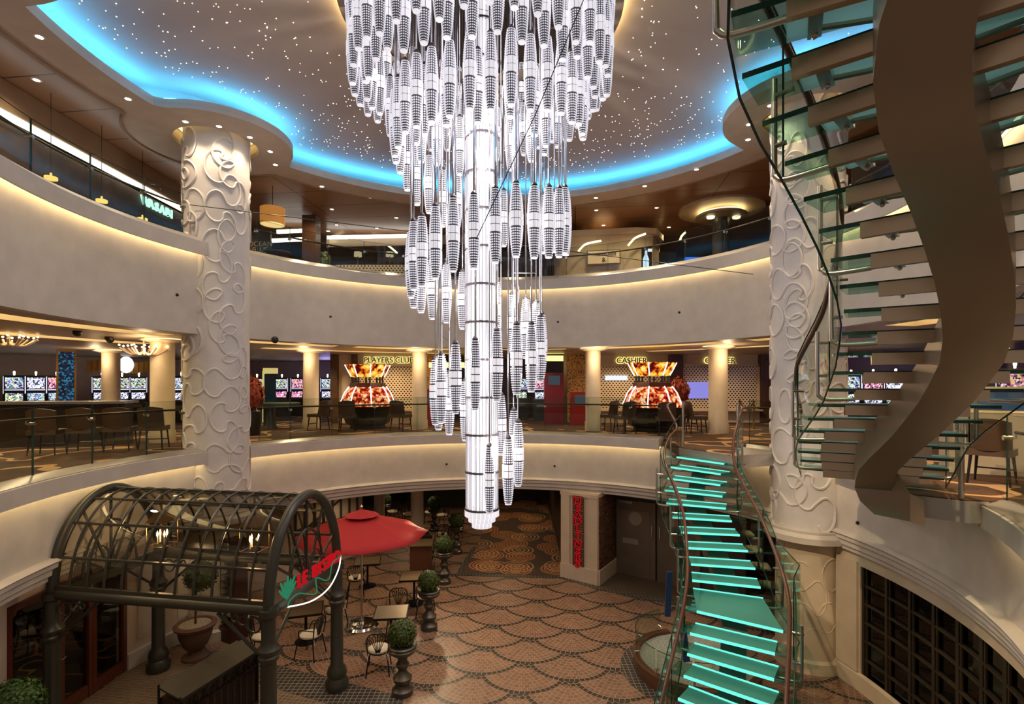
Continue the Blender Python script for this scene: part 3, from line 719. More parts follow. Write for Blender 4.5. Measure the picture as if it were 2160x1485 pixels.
# ================================================================ LOWER DECK
# curved walls, door, trims
M_lwall = mat('cream_lower_wall', (.66, .52, .40), .5)
W0, W1 = 187, 168.3
mb = MB()
for a, b in ((W0, 214), (150, W1)): mb.arc([(7.55, ZL), (7.55, -1.74), (7.8, -1.74), (7.8, ZL)], a, b, 14)
mb.arc([(7.55, -2.08), (7.55, -1.74), (7.8, -1.74), (7.8, -2.08)], W1, W0, 10)
struct('wall_lower_left', mb, M_lwall)
mb = MB()
for a, b in ((W0, 214), (150, W1)): mb.arc([(7.50, ZL), (7.50, ZL+.32), (7.55, ZL+.34), (7.55, ZL)], a, b, 14)
struct('baseboard_left', mb, M_cream)
for a, b in ((189, 200), (154, 159.5), (161, 166.5)):   # raised wall panels
    struct('trim_5', MB().arc([(7.52, ZL+.55), (7.52, -2.1), (7.56, -2.1), (7.56, ZL+.55)], a, b, 4), mat('cream_wall_panel', (.70, .56, .42), .5))
P0, P1 = pol(7.6, W0, 0), pol(7.6, W1, 0); dr = (P1-P0).normalized(); Ld = (P1-P0).length
M_redbrown = mat('red_brown_door_wood', (.13, .032, .016), .3, nz=(14, .2), coat=.3)
M_dglass = glass('dark_door_glass', (.55, .52, .48), f0=.05)
d = MB()
def dpt(t, z): p = P0+dr*t; return Vector((p.x, p.y, z))
for t in (.05, Ld*.36, Ld*.40, Ld*.64, Ld*.68, Ld-.05): d.bar(dpt(t, ZL), dpt(t, -2.08), .09, .11, (dr.y, -dr.x, 0))
for t0, t1 in ((.05, Ld*.36), (Ld*.40, Ld*.64), (Ld*.68, Ld-.05)):
    d.bar(dpt(t0, ZL+.12), dpt(t1, ZL+.12), .09, .22); d.bar(dpt(t0, -2.14), dpt(t1, -2.14), .09, .12)
door = struct('door_1', d, M_redbrown)
mb = MB()
for t0, t1 in ((.09, Ld*.35), (Ld*.41, Ld*.63), (Ld*.69, Ld-.09)): mb.bar(dpt((t0+t1)/2, ZL+.2), dpt((t0+t1)/2, -2.18), t1-t0, .012, (dr.y, -dr.x, 0))
mb.build('glass_pane', M_dglass, door)
mb = MB(); nn = Vector((dr.y, -dr.x, 0))
for t in (Ld*.395,): mb.tube([dpt(t, ZL+1.05)+nn*.05, dpt(t, ZL+1.05)+nn*.12, dpt(t-.14, ZL+1.03)+nn*.12], .014, 8)
mb.build('door_handle', M_chrome, door)
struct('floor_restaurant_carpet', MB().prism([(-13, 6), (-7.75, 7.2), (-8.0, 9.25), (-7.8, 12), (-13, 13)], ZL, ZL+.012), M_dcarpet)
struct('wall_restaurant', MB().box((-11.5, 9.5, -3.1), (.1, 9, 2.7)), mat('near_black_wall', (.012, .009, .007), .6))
# side walls behind the canopy, bistro window
struct('wall_bistro', MB().bar((-8.4, 13.4, -3.07), (-5.3, 18.4, -3.07), .2, 2.66), M_lwall)
wn = MB(); q0, q1 = Vector((-6.6, 16.05, 0)), Vector((-5.32, 18.1, 0))
for k in range(8):
    p = q0.lerp(q1, k/7); wn.bar((p.x, p.y, ZL+.3), (p.x, p.y, -1.8), .06, .06)
for z in (ZL+.3, -3.0, -1.85): wn.bar((q0.x, q0.y, z), (q1.x, q1.y, z), .06, .06)
wn.bar((q0.x, q0.y, ZL+1.2), (q1.x, q1.y, ZL+2.4), .05, .05)
struct('window_2', wn, M_canopy)
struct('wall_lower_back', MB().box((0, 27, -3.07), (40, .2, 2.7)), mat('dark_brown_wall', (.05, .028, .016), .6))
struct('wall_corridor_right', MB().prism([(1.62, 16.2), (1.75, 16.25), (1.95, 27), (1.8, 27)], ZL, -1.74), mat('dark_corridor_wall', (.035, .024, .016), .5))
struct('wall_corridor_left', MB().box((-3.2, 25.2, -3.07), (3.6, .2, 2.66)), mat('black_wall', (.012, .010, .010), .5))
# cream bistro column
for x, y, dd, lb in ((880, 1165, .22, 'slim round cream column beside the red umbrella'), (800, 1135, .20, 'slim cream pilaster column behind the red umbrella')):
    P = at_z(x, y, ZL); t = tag(thing('bistro_column', lb, 'column', P), kind='structure')
    MB().lathe([(dd, ZL), (dd, -1.74)], (P.x, P.y, 0), 32).build('shaft', M_tan, t)
    MB().lathe([(dd+.09, ZL), (dd+.09, ZL+.12), (dd+.05, ZL+.2), (dd+.05, ZL+.5), (dd, ZL+.55)], (P.x, P.y, 0), 32).build('plinth', M_tan, t)
# right hand wall and tall window grid
struct('wall_lower_right', MB().arc([(7.22, ZL), (7.22, ZL+.27), (7.5, ZL+.27), (7.5, ZL)], -38, 6.6, 40).arc([(7.22, -2.02), (7.22, -1.74), (7.5, -1.74), (7.5, -2.02)], -38, 6.6, 40).arc([(7.22, ZL), (7.22, -1.74), (7.5, -1.74), (7.5, ZL)], 6.6, 11.5, 6), M_tan)
struct('baseboard_right', MB().arc([(7.16, ZL), (7.16, ZL+.30), (7.23, ZL+.33), (7.23, ZL)], -38, 11.5, 40), M_tan)
struct('trim_6', MB().arc([(7.17, ZL+.34), (7.17, -1.95), (7.23, -1.95), (7.23, ZL+.34)], 6.9, 11, 4), M_tan)
M_wframe = mat('dark_olive_window_frame', (.032, .023, .013), .45)
wn = MB(); zb, zt = ZL+.27, -2.02
for k in range(10):
    a = 6.3-4.45*k; wn.bar(pol(7.27, a, zb), pol(7.27, a, zt), .055, .06); wn.bar(pol(7.27, a-.55, zb), pol(7.27, a-.55, zt), .02, .03)
for j in range(7):
    z = zb+(zt-zb)*j/6; wn.arc([(7.25, z-.02), (7.25, z+.02), (7.30, z+.02), (7.30, z-.02)], -37, 6.4, 30)
wo = struct('window_1', wn, M_wframe)
MB().arc([(7.30, zb), (7.30, zt), (7.315, zt), (7.315, zb)], -37, 6.4, 40).build('dark_panes', glass('night_window', (.035, .032, .03), f0=.05), wo)
struct('wall_behind_window', MB().arc([(8.6, ZL), (8.6, -1.7), (8.7, -1.7), (8.7, ZL)], -38, 12, 20), mat('black_wall', (.012, .010, .010), .5))

# HEADLINERS pier, brick return, double door
A, B, Cc = Vector((1.50, 16.1, 0)), Vector((2.52, 15.35, 0)), Vector((3.24, 16.5, 0)); rr = (B-A).normalized(); nn = Vector((rr.y, -rr.x, 0))
def fp(t, z, o=0.0): p = A+rr*t+nn*o; return Vector((p.x, p.y, z))
M_stone = mat('cream_marble', (.70, .57, .43), .35, nz=(2.5, .08))
pier = MB().prism([tuple(A[:2]), tuple(B[:2]), tuple(Cc[:2]), (2.2, 17.3), (1.62, 16.9)], ZL, -1.74)
pr = struct('wall_sign_pier', pier, M_stone)
wd = (B-A).length
tr_ = MB()
for t in (.17, wd-.17): tr_.bar(fp(t, ZL, .02), fp(t, -1.78, .02), .30, .05, (nn.x, nn.y, 0))
tr_.bar(fp(0, -1.83, .03), fp(wd, -1.83, .03), .06, .10); tr_.bar(fp(0, ZL+.22, .03), fp(wd, ZL+.22, .03), .07, .44)
struct('trim_7', tr_, M_stone)
def brick_mat():
    m, nt, out = newmat('dark_red_brick'); p = nt.nodes.new('ShaderNodeBsdfPrincipled'); p.inputs['Roughness'].default_value = .7
    c = coords(nt); sp = nt.nodes.new('ShaderNodeSeparateXYZ'); nt.links.new(c, sp.inputs[0]); cb = nt.nodes.new('ShaderNodeCombineXYZ')
    nt.links.new((V(nt, sp.outputs[0])*.7+V(nt, sp.outputs[1])*.7).k, cb.inputs[0]); nt.links.new(sp.outputs[2], cb.inputs[1])
    b = nt.nodes.new('ShaderNodeTexBrick')
    for k, v in (('Scale', 1.0), ('Mortar Size', .010), ('Brick Width', .20), ('Row Height', .075)): b.inputs[k].default_value = v
    b.inputs['Color1'].default_value = (.27, .11, .045, 1); b.inputs['Color2'].default_value = (.10, .045, .025, 1); b.inputs['Mortar'].default_value = (.02, .014, .01, 1)
    nt.links.new(cb.outputs[0], b.inputs[0]); nt.links.new(b.outputs[0], p.inputs['Base Color']); nt.links.new(p.outputs[0], out.inputs[0]); return m
M_brick = brick_mat()
struct('wall_brick_return', MB().bar((2.535, 15.36, -3.0), (3.235, 16.47, -3.0), .04, 2.3), M_brick)
struct('trim_8', MB().bar((2.53, 15.33, -4.18), (3.25, 16.45, -4.18), .07, .44), M_stone)
sg = thing('vertical_sign', 'vertical red glowing letter sign on dark brick between cream pilasters', 'sign', fp(wd/2, -3, 0))
mb = MB(); c_ = wd/2-.02; mb.bar(fp(c_, -4.02, .035), fp(c_, -1.86, .035), .36, .05, (nn.x, nn.y, 0)); mb.build('brick_panel', M_brick, sg)
M_redneon = glow('red_neon', (1, .015, .025), .48)
rd, bk = MB(), MB()
for i, chh in enumerate('HEADLINERS'):
    Mx = face_mat(fp(c_, -1.99-.212*i, .075), rr) @ Matrix.Diagonal((1.35, 1, 1, 1)); q = text_mb(chh, .265, .008, Mx, bevel=.012); rd.add(q.v, q.f)
    Mx = face_mat(fp(c_, -1.99-.212*i, .095), rr) @ Matrix.Diagonal((1.35, 1, 1, 1)); q = text_mb(chh, .265, .010, Mx, bevel=-.003); bk.add(q.v, q.f)
rd.build('red_letter_glow', M_redneon, sg, False); bk.build('letter_fronts', mat('oxblood_letter', (.05, .008, .008), .4), sg, False)
M_ddoor = mat('grey_brown_door', (.15, .105, .07), .4)
D0, D1, D2 = Vector((3.26, 16.46, 0)), Vector((4.33, 15.72, 0)), Vector((5.40, 14.98, 0)); dd = (D1-D0).normalized(); dn = Vector((dd.y, -dd.x, 0))
struct('wall_door_surround', MB().bar((3.2, 16.62, -3.07), (6.4, 14.4, -3.07), .12, 2.66), mat('dark_surround', (.06, .045, .03), .5))
for i, (a, b) in enumerate(((D0, D1), (D1, D2))):
    L = (b-a).length
    def q(t, z, o=0.0): p = a+dd*t+dn*o; return Vector((p.x, p.y, z))
    dm = MB().bar(q(.03, -3.24, .03), q(L-.03, -3.24, .03), .05, 2.3)
    dm.bar(q(.2, -3.75, .06), q(L-.2, -3.75, .06), .02, .9); dm.bar(q(.2, -2.75, .06), q(L-.2, -2.75, .06), .02, .75)
    do = struct('door_%d' % (i+2), dm, M_ddoor)
    hx = L-.12 if i == 0 else .12
    MB().tube([q(hx, -3.1, .06), q(hx, -3.1, .12), q(hx, -2.75, .12), q(hx, -2.75, .06)], .016, 8).build('door_handle', M_chrome, do)
    w_ = MB(); N = 24; c0 = q(L/2, -2.62, .075)
    w_.add([c0+dd*(.20*math.cos(TAU*k/N))+Vector((0, 0, .20*math.sin(TAU*k/N))) for k in range(N)], [tuple(range(N))]); w_.tube([c0+dd*(.20*math.cos(TAU*k/N))+Vector((0, 0, .20*math.sin(TAU*k/N))) for k in range(N)], .018, 6, True)
    w_.build('porthole', mat('misty_porthole_glass', (.30, .24, .18), .2), do)
    if i == 0:
        MB().bar(q(.25, -3.33, .08), q(.75, -3.33, .08), .01, .16).build('push_plate', mat('pale_plate', (.30, .25, .2), .4), do)
        MB().box(q(.35, -2.14, .09), (.42, .06, .07), math.atan2(dd.y, dd.x)).build('door_closer', M_steel, do)

# ---------------------------------------------------------------- canopy
CR, CL = Vector((-3.55, 9.10, 0)), Vector((-7.43, 9.75, 0)); ca = (CL-CR).normalized(); cw = Vector((-ca.y, ca.x, 0)); cw = cw if cw.y > 0 else -cw
CLN, HW, EV, RISE = (CL-CR).length, 1.06, -2.0, 1.55
def T(x, y, z): p = CR+ca*x+cw*y; return Vector((p.x, p.y, z))
def AR(x, t, s=1.0, h=1.0): return T(x, HW*s*math.cos(t), EV+RISE*h*math.sin(t))
can = thing('bistro_canopy', 'grey iron barrel-vaulted entrance canopy with curved glass roof on four posts', 'canopy', T(0, 0, ZL))
for x, y in ((0, -HW), (0, HW), (CLN, -HW), (CLN, HW)):
    p = T(x, y, 0)
    MB().lathe([(.20, ZL), (.22, ZL+.06), (.22, ZL+.16), (.17, ZL+.24), (.19, ZL+.32), (.16, ZL+.42), (.12, ZL+.48), (.115, ZL+1.62), (.15, ZL+1.66), (.155, ZL+1.70), (.135, ZL+1.73), (.16, ZL+1.77), (.165, ZL+1.82), (.12, ZL+1.88), (.105, ZL+1.95), (.105, EV-.12), (.14, EV-.08), (.14, EV+.02)], (p.x, p.y, 0), 24).build('post', M_canopy, can)
    s = 1 if y < 0 else -1; e = 1 if x < 1 else -1
    br = MB()                                        # curved bracket with rings along the eave
    br.tube([T(x+e*(.12+.75*math.sin(u)), y, EV-.12-.55*(1-math.cos(u-PI/2)) if False else EV-.10-.62*(1-math.sin(u))) for u in [PI/2*k/10 for k in range(11)]], .028, 8)
    for cx_, cz, r_ in ((.25, -.22, .12), (.44, -.17, .075), (.58, -.15, .05)):
        br.tube([T(x+e*(cx_+r_*math.cos(TAU*k/16)), y, EV-.02+cz+r_*math.sin(TAU*k/16)) for k in range(16)], .016, 6, True)
    br.build('bracket', M_canopy, can)
    br = MB(); br.tube([T(x, y+s*(.12+.6*math.sin(u)), EV-.10-.5*(1-math.sin(u))) for u in [PI/2*k/10 for k in range(11)]], .024, 8)
    br.build('bracket', M_canopy, can)
for y in (-HW, HW):
    MB().tube([T(-.1, y, EV), T(CLN+.05, y, EV)], .085, 14).bar(T(0, y, EV+.10), T(CLN, y, EV+.10), .06, .08).build('eave_beam', M_canopy, can)
for x in (0, CLN):
    MB().tube([AR(x, PI*k/40) for k in range(41)], .085, 12).build('end_arch', M_canopy, can)
    MB().bar(T(x, -HW, EV-.02), T(x, HW, EV-.02), .10, .16).build('tie_beam', M_canopy, can)
    tr_ = MB()
    tr_.tube([AR(x, PI*k/24, .52, .62) for k in range(25)], .022, 6)
    for dg in (25, 58, 90, 122, 155):
        a_ = math.radians(dg); tr_.bar(AR(x, a_, .05, .05), AR(x, a_, .96, .96), .035, .035)
    for s in (-1, 1): tr_.tube([T(x, s*(.25+.2*math.cos(u)), EV+.32+.22*math.sin(u)) for u in [TAU*k/18 for k in range(18)]], .014, 6, True)
    tr_.build('fan_tracery', M_canopy, can)
rb = 12
for i in range(1, rb):
    x = CLN*i/rb; MB().tube([AR(x, PI*(.02+.96*k/24)) for k in range(25)], .021, 6).build('roof_rib', M_canopy, can)
for dg in (22, 45, 68, 90, 112, 135, 158):
    a_ = math.radians(dg); MB().bar(AR(0, a_), AR(CLN, a_), .05, .035).build('purlin', M_canopy, can)
g = MB(); n = 24; vs = []
for k in range(n+1):
    a_ = PI*(.01+.98*k/n)
    for sc2 in (.985, .975): vs += [AR(.05, a_, sc2, sc2), AR(CLN-.05, a_, sc2, sc2)]
fs = []
for k in range(n):
    for o in (0, 2): fs.append((4*k+o, 4*k+o+1, 4*k+5+o, 4*k+4+o))
g.add(vs, fs).build('glass_roof', glass('canopy_glass', (.80, .78, .73), f0=.035), can, True, 60)
# neon sign
ns = thing('neon_sign', 'red neon lettering with green leaf and white swoosh on the canopy front', 'sign', T(-.1, 0, EV))
for i, chh in enumerate('LE BISTRO'):
    if chh == ' ': continue
    text_mb(chh, .30, .02, face_mat(T(-.13, -.42+.155*i, EV+.22), cw), bevel=.001).build('neon_letter', M_redneon, ns, False)
M_wneon, M_gneon = glow('white_neon', (1, .96, .85), 3.0), glow('green_neon', (.05, .36, .18), .55)
MB().tube(smooth_path([T(-.12, -.75, EV-.07), T(-.26, -.3, EV-.15), T(-.30, .2, EV-.12), T(-.22, .7, EV+.03), T(-.12, .98, EV+.19)], 8), .011, 8).build('white_swoosh', M_wneon, ns)
MB().tube(smooth_path([T(-.12, -.75, EV-.07), T(-.14, -.72, EV+.02), T(-.16, -.5, EV+.05), T(-.26, -.15, EV-.08), T(-.18, 0, EV+.12), T(-.24, .3, EV-.02), T(-.16, .6, EV+.18), T(-.14, .98, EV+.19)], 8), .010, 8).build('green_scroll', M_gneon, ns)
lf = MB()
for k in range(7):
    an = math.radians(40+k*16); l = .36 if k % 2 else .30
    lf.tube(smooth_path([T(-.14, -.80, EV+.08), T(-.16, -.80+l*.5*math.cos(an)-.03, EV+.08+l*.55*math.sin(an)), T(-.15, -.80+l*math.cos(an), EV+.08+l*math.sin(an))], 5), [.012+.010*math.sin(PI*j/10) for j in range(11)], 6)
lf.build('green_leaf', M_gneon, ns)
# lanterns hanging under the canopy
M_flame = glow('candle_bulb', (1, .62, .25), 22.0)
for xx, wd_ in ((2.85, 'near the wall'), (1.0, 'near the open front arch')):
    t = thing('hanging_lantern', 'square glass lantern with candle bulbs hanging inside the canopy '+wd_, 'lantern', T(xx, 0, -1.0))
    fr = MB()
    for sx in (-.17, .17):
        for sy in (-.17, .17): fr.bar(T(xx+sx, sy, -1.45), T(xx+sx, sy, -1.02), .014, .014)
        for z in (-1.45, -1.02): fr.bar(T(xx+sx, -.17, z), T(xx+sx, .17, z), .014, .014)
    for sy in (-.17, .17):
        for z in (-1.45, -1.02): fr.bar(T(xx-.17, sy, z), T(xx+.17, sy, z), .014, .014)
    p = T(xx, 0, 0); fr.lathe([(.25, -1.02), (.12, -.86), (.03, -.84), (.02, EV+RISE-.02)], (p.x, p.y, 0), 4, a0=.6)
    fr.build('frame', mat('antique_brass', (.30, .19, .08), .35, .8), t)
    for k in range(4):
        a_ = TAU*k/4+.4; o = T(xx+.08*math.cos(a_), .08*math.sin(a_), 0)
        MB().lathe([(.012, -1.42), (.012, -1.30)], (o.x, o.y, 0), 8).build('candle', M_cushion, t)
        MB().lathe([(.004, -1.30), (.017, -1.26), (.012, -1.22), (0, -1.18)], (o.x, o.y, 0), 8).build('bulb', M_flame, t)
    lamp('POINT', T(xx, 0, -1.22), 22, (1, .68, .36), .1)

# ---------------------------------------------------------------- umbrella
U = at_z(763, 1321, ZL)
um = thing('red_umbrella', 'large red market umbrella on a chrome base among the bistro tables', 'umbrella', U)
M_red = mat('red_canvas', (.40, .005, .013), .75, bump=(80, .05))
AZ, RZ, RR = -1.66, -2.17, 1.60
mb = MB(); N = 8; nr = 6
vs = [(U.x, U.y, AZ)]; fs = []
for j in range(1, nr+1):
    f = j/nr
    for k in range(N*6):
        a_ = TAU*k/(N*6)+.22; seg = (k % 6)/6; rr_ = RR*f*(math.cos(PI/N)/math.cos((seg-.5)*TAU/N))
        sag = .035*f*(1-abs(seg-.5)*2) if f > 0 else 0
        vs.append((U.x+rr_*math.cos(a_), U.y+rr_*math.sin(a_), AZ+(RZ-AZ)*f**1.08-sag))
M6 = N*6
for k in range(M6): fs.append((0, 1+k, 1+(k+1) % M6))
for j in range(nr-1):
    for k in range(M6): fs.append((1+j*M6+k, 1+(j+1)*M6+k, 1+(j+1)*M6+(k+1) % M6, 1+j*M6+(k+1) % M6))
mb.add(vs, fs); c = mb.build('canopy', M_red, um, True, 12)
so = c.modifiers.new('thick', 'SOLIDIFY'); so.thickness = .008
mb = MB()
mb.add([(U.x, U.y, AZ+.10)]+[(U.x+.42*math.cos(TAU*k/8+.22), U.y+.42*math.sin(TAU*k/8+.22), AZ-.045) for k in range(8)], [(0, 1+k, 1+(k+1) % 8) for k in range(8)])
v = mb.build('vent_cap', M_red, um, False); so = v.modifiers.new('thick', 'SOLIDIFY'); so.thickness = .008
rbm = MB()
for k in range(8):
    a_ = TAU*k/8+.22; rbm.tube([(U.x, U.y, AZ-.06), (U.x+RR*.97*math.cos(a_), U.y+RR*.97*math.sin(a_), RZ-.03)], .009, 6)
rbm.build('ribs', M_brownwood, um)
MB().lathe([(.024, ZL+.1), (.024, AZ+.14), (.034, AZ+.16), (.0, AZ+.22)], (U.x, U.y, 0), 14).build('pole', M_steel, um)
MB().lathe([(.40, ZL), (.40, ZL+.03), (.36, ZL+.075), (.27, ZL+.085), (.25, ZL+.12), (.06, ZL+.13), (.05, ZL+.22), (.035, ZL+.25)], (U.x, U.y, 0), 36).build('base', M_chrome, um)

# ---------------------------------------------------------------- planters with box balls
def leafball(r, n, seed, lf=.05):
    rs = random.Random(seed); mb = MB()
    for i in range(n):
        z = rs.uniform(-1, 1); a = rs.uniform(0, TAU); q = math.sqrt(1-z*z); N_ = Vector((q*math.cos(a), q*math.sin(a), z))
        c = N_*r*rs.uniform(.80, 1.05); t = N_.orthogonal().normalized(); t = Matrix.Rotation(rs.uniform(0, TAU), 3, N_) @ t; t = (t+N_*rs.uniform(-.2, .9)).normalized(); b = t.cross(N_).normalized()
        l = lf*rs.uniform(.7, 1.2); mb.add([c-t*l*.5, c+b*l*.3, c+t*l*.5, c-b*l*.3], [(0, 1, 2, 3)])
    mb.sphere((0, 0, 0), r*.82, 16, 10); return mb
M_leaf = mat('box_leaf', (.075, .115, .022), .6, nz=(9, .3))
M_pewter = mat('dark_pewter', (.10, .088, .072), .35, .6)
PZ = [(.20, 0), (.20, .10), (.15, .14), (.13, .20), (.17, .26), (.18, .32), (.10, .40), (.075, .46), (.12, .53), (.125, .57), (.09, .62), (.09, .70), (.16, .74), (.24, .80), (.26, .86), (.24, .88), (.27, .92), (.25, .94), (.20, .94)]
ME_ped = MB().lathe(PZ, n=28).data('pedestal_urn', M_pewter); lb_ = leafball(.265, 1500, 2, .055); lb_.v = [(x, y, z+1.14) for x, y, z in lb_.v]; ME_ball = lb_.data('box_ball', M_leaf, False)
first = None
for (x, y), wd_ in zip(((849, 1463), (905, 1326), (937, 1230), (963, 1167), (812, 1110), (916, 1120)), ('nearest, in front of the cream cushioned chair', 'second nearest, beside the second table', 'third in the row, beside the host cabinet', 'fourth in the row, at the carpet edge', 'far back left of the cream column', 'far back right of the cream column')):
    P = at_z(x, y, ZL); lab = 'clipped box ball in a pewter pedestal urn, '+wd_
    if not first:
        first = thing('box_ball_planter', lab, 'planter', P, group='box ball planters'); link('pedestal_urn', ME_ped, first, True); link('box_ball', ME_ball, first, True)
    else: dup(first, P, 1.0, lab)
# terracotta urn with topiary
P = at_z(412, 1388, ZL); t = thing('topiary_urn', 'wide brown urn with gravel and a round topiary tree behind the canopy', 'planter', P)
MB().lathe([(.26, 0), (.26, .06), (.13, .10), (.12, .16), (.24, .30), (.32, .50), (.34, .66), (.40, .68), (.42, .73), (.38, .76), (.32, .76), (.30, .70)], P, 32).build('urn', mat('brown_terracotta', (.14, .07, .045), .6), t)
MB().lathe([(0, .74), (.2, .745), (.31, .73), (.31, .70), (0, .70)], P, 24).build('gravel', mat('pale_gravel', (.55, .45, .30), .9, nz=(40, .4), bump=(60, .8)), t)
MB().tube([P+Vector((0, 0, .7)), P+Vector((.02, 0, 1.2)), P+Vector((0, 0, 1.7))], .025, 8).build('stem', M_brownwood, t)
lb_ = leafball(.33, 1800, 5, .06); lb_.v = [(x+P.x+.12, y+P.y, z+P.z+1.78) for x, y, z in lb_.v]; lb_.build('foliage', M_leaf, t, False)
P = Vector((-7.35, 7.75, ZL)); t = thing('corner_shrub', 'clipped green shrub at the bottom left beside the canopy post', 'planter', P)
MB().lathe([(.18, 0), (.22, .4), (.28, .80), (.24, .82)], P, 24).build('pot', M_pewter, t)
lb_ = leafball(.38, 2400, 6, .06); lb_.v = [(x+P.x, y+P.y, z+P.z+1.12) for x, y, z in lb_.v]; lb_.build('foliage', mat('bright_box_leaf', (.07, .15, .03), .6, nz=(9, .3)), t, False)

# ---------------------------------------------------------------- bistro chairs and tables
def chair_parts():
    out = []
    for sx in (-1, 1):
        for sy in (-1, 1): out.append(('leg', MB().tube(smooth_path([(sx*.17, sy*.17, .43), (sx*.20, sy*.20, .25), (sx*.23, sy*.24, 0)], 5), .013, 6), M_iron))
    out.append(('seat_ring', MB().tube([(.20*math.cos(TAU*k/20), .20*math.sin(TAU*k/20), .43) for k in range(20)], .014, 6, True), M_iron))
    bk = MB()
    for sx in (-1, 1): bk.tube(smooth_path([(sx*.19, -.19, .43), (sx*.21, -.22, .62), (sx*.20, -.24, .80), (sx*.13, -.25, .87)], 5), .013, 6)
    bk.tube(smooth_path([(-.13, -.25, .87), (-.07, -.255, .885), (0, -.255, .87), (.07, -.255, .885), (.13, -.25, .87)], 4), .013, 6)
    for k in range(7):
        s = (k-3)/3; bk.tube(smooth_path([(s*.03, -.205, .47), (s*.09, -.22, .64), (s*.165, -.245, .86-.05*abs(s))], 4), .008, 6)
    for k in range(4): bk.tube([(-.12+.08*k+.035*math.cos(TAU*j/10), -.252, .84+.03*math.sin(TAU*j/10)) for j in range(10)], .006, 5, True)
    out.append(('fan_back', bk, M_iron))
    for sx in (-1, 1):
        out.append(('armrest', MB().tube(smooth_path([(sx*.21, -.22, .64), (sx*.25, -.10, .66), (sx*.25, .08, .65), (sx*.21, .14, .56), (sx*.18, .15, .45)], 5), .012, 6), M_iron))
        out.append(('cushion_tie', MB().tube(smooth_path([(sx*.17, -.19, .46), (sx*.20, -.23, .40), (sx*.19, -.235, .34)], 4), .006, 5), M_cushion))
    cu = MB()
    cu.lathe([(0, .435), (.19, .435), (.215, .455), (.215, .485), (.19, .505), (0, .512)], n=24)
    out.append(('seat_cushion', cu, M_cushion))
    return out
parts = [(n_, m_.data(n_, k_)) for n_, m_, k_ in chair_parts()]
chs = [(-2.72, 10.75, .15, 'chair with its fan back to us before the brushed metal table'), (-2.75, 12.62, PI+.1, 'chair on the far side of the brushed metal table'), (-2.2, 13.4, .1, 'chair on the near side of the second brown table'), (-4.35, 11.35, 1.35, 'chair seen between the two front canopy posts'), (-4.25, 12.6, 1.3, 'chair behind the second canopy post, second from the front'), (-4.35, 14.7, .2, 'chair under the left edge of the red umbrella'), (-5.35, 11.3, -1.3, 'chair half hidden behind the near front canopy post'),
       (-5.1, 22.4, 2.9, 'far chair left of the cream column, leftmost'), (-4.35, 22.0, 3.0, 'far chair just left of the cream column'), (-3.5, 22.3, 3.3, 'far chair just right of the cream column'), (-2.9, 21.8, 2.8, 'far chair between the cream column and the carpet'), (-2.2, 20.2, 2.0, 'far chair at the edge of the ring carpet'), (-2.55, 19.0, .4, 'chair behind the third planter near the carpet'), (-2.3, 16.7, .3, 'chair behind the host cabinet')]
cr = None
for x, y, rz, lab in chs:
    lab = 'black wrought iron '+lab
    if not cr:
        cr = thing('bistro_chair', lab, 'chair', (x, y, ZL), rz, 'wrought iron bistro chairs')
        for n_, me in parts: link(n_, me, cr, True)
    else: dup(cr, (x, y, ZL), rz, lab)
M_ttop = mat('brushed_metal_top', (.55, .45, .32), .35, .7, nz=(8, .05)); M_btop = mat('brown_table_top', (.13, .085, .045), .35)
def table(x, y, rz, lab, top, sz=.72):
    t = thing('bistro_table', lab, 'table', (x, y, ZL), rz)
    MB().box((0, 0, .735), (sz, sz, .025)).build('table_top', top, t, local=True)
    e = MB()
    for a, b in (((-1, -1), (1, -1)), ((1, -1), (1, 1)), ((1, 1), (-1, 1)), ((-1, 1), (-1, -1))): e.bar((a[0]*sz/2, a[1]*sz/2, .728), (b[0]*sz/2, b[1]*sz/2, .728), .02, .045)
    e.build('rim', M_iron, t, local=True)
    MB().lathe([(.24, 0), (.24, .02), (.05, .05), (.03, .1), (.03, .72), (.12, .722)], n=20).build('pedestal', M_iron, t, local=True)
table(-2.72, 11.85, .12, 'square bistro table with bright brushed metal top beside the umbrella base', M_ttop)
table(-2.62, 14.1, .1, 'square brown bistro table behind the brushed metal table', M_btop)
table(-4.7, 12.0, .3, 'dark bistro table behind the near front canopy post', M_btop)
table(-4.2, 15.3, .2, 'dark bistro table hidden under the red umbrella', M_btop)
table(-3.9, 20.9, .2, 'far bistro table beside the cream column', M_btop)
P = at_z(903, 1205, ZL); t = thing('host_cabinet', 'small brown wooden host cabinet with a dark glass top beside the third planter', 'cabinet', (-2.76, 16.0, ZL), .08)
MB().box((0, 0, .52), (.62, .62, 1.04)).build('body', mat('red_brown_cabinet', (.12, .04, .018), .4, nz=(10, .2)), t, local=True)
MB().box((0, 0, 1.055), (.70, .72, .03)).build('top', M_btop, t, local=True)
MB().box((0, .36, 1.12), (.62, .02, .10)).build('back_rail', M_iron, t, local=True)
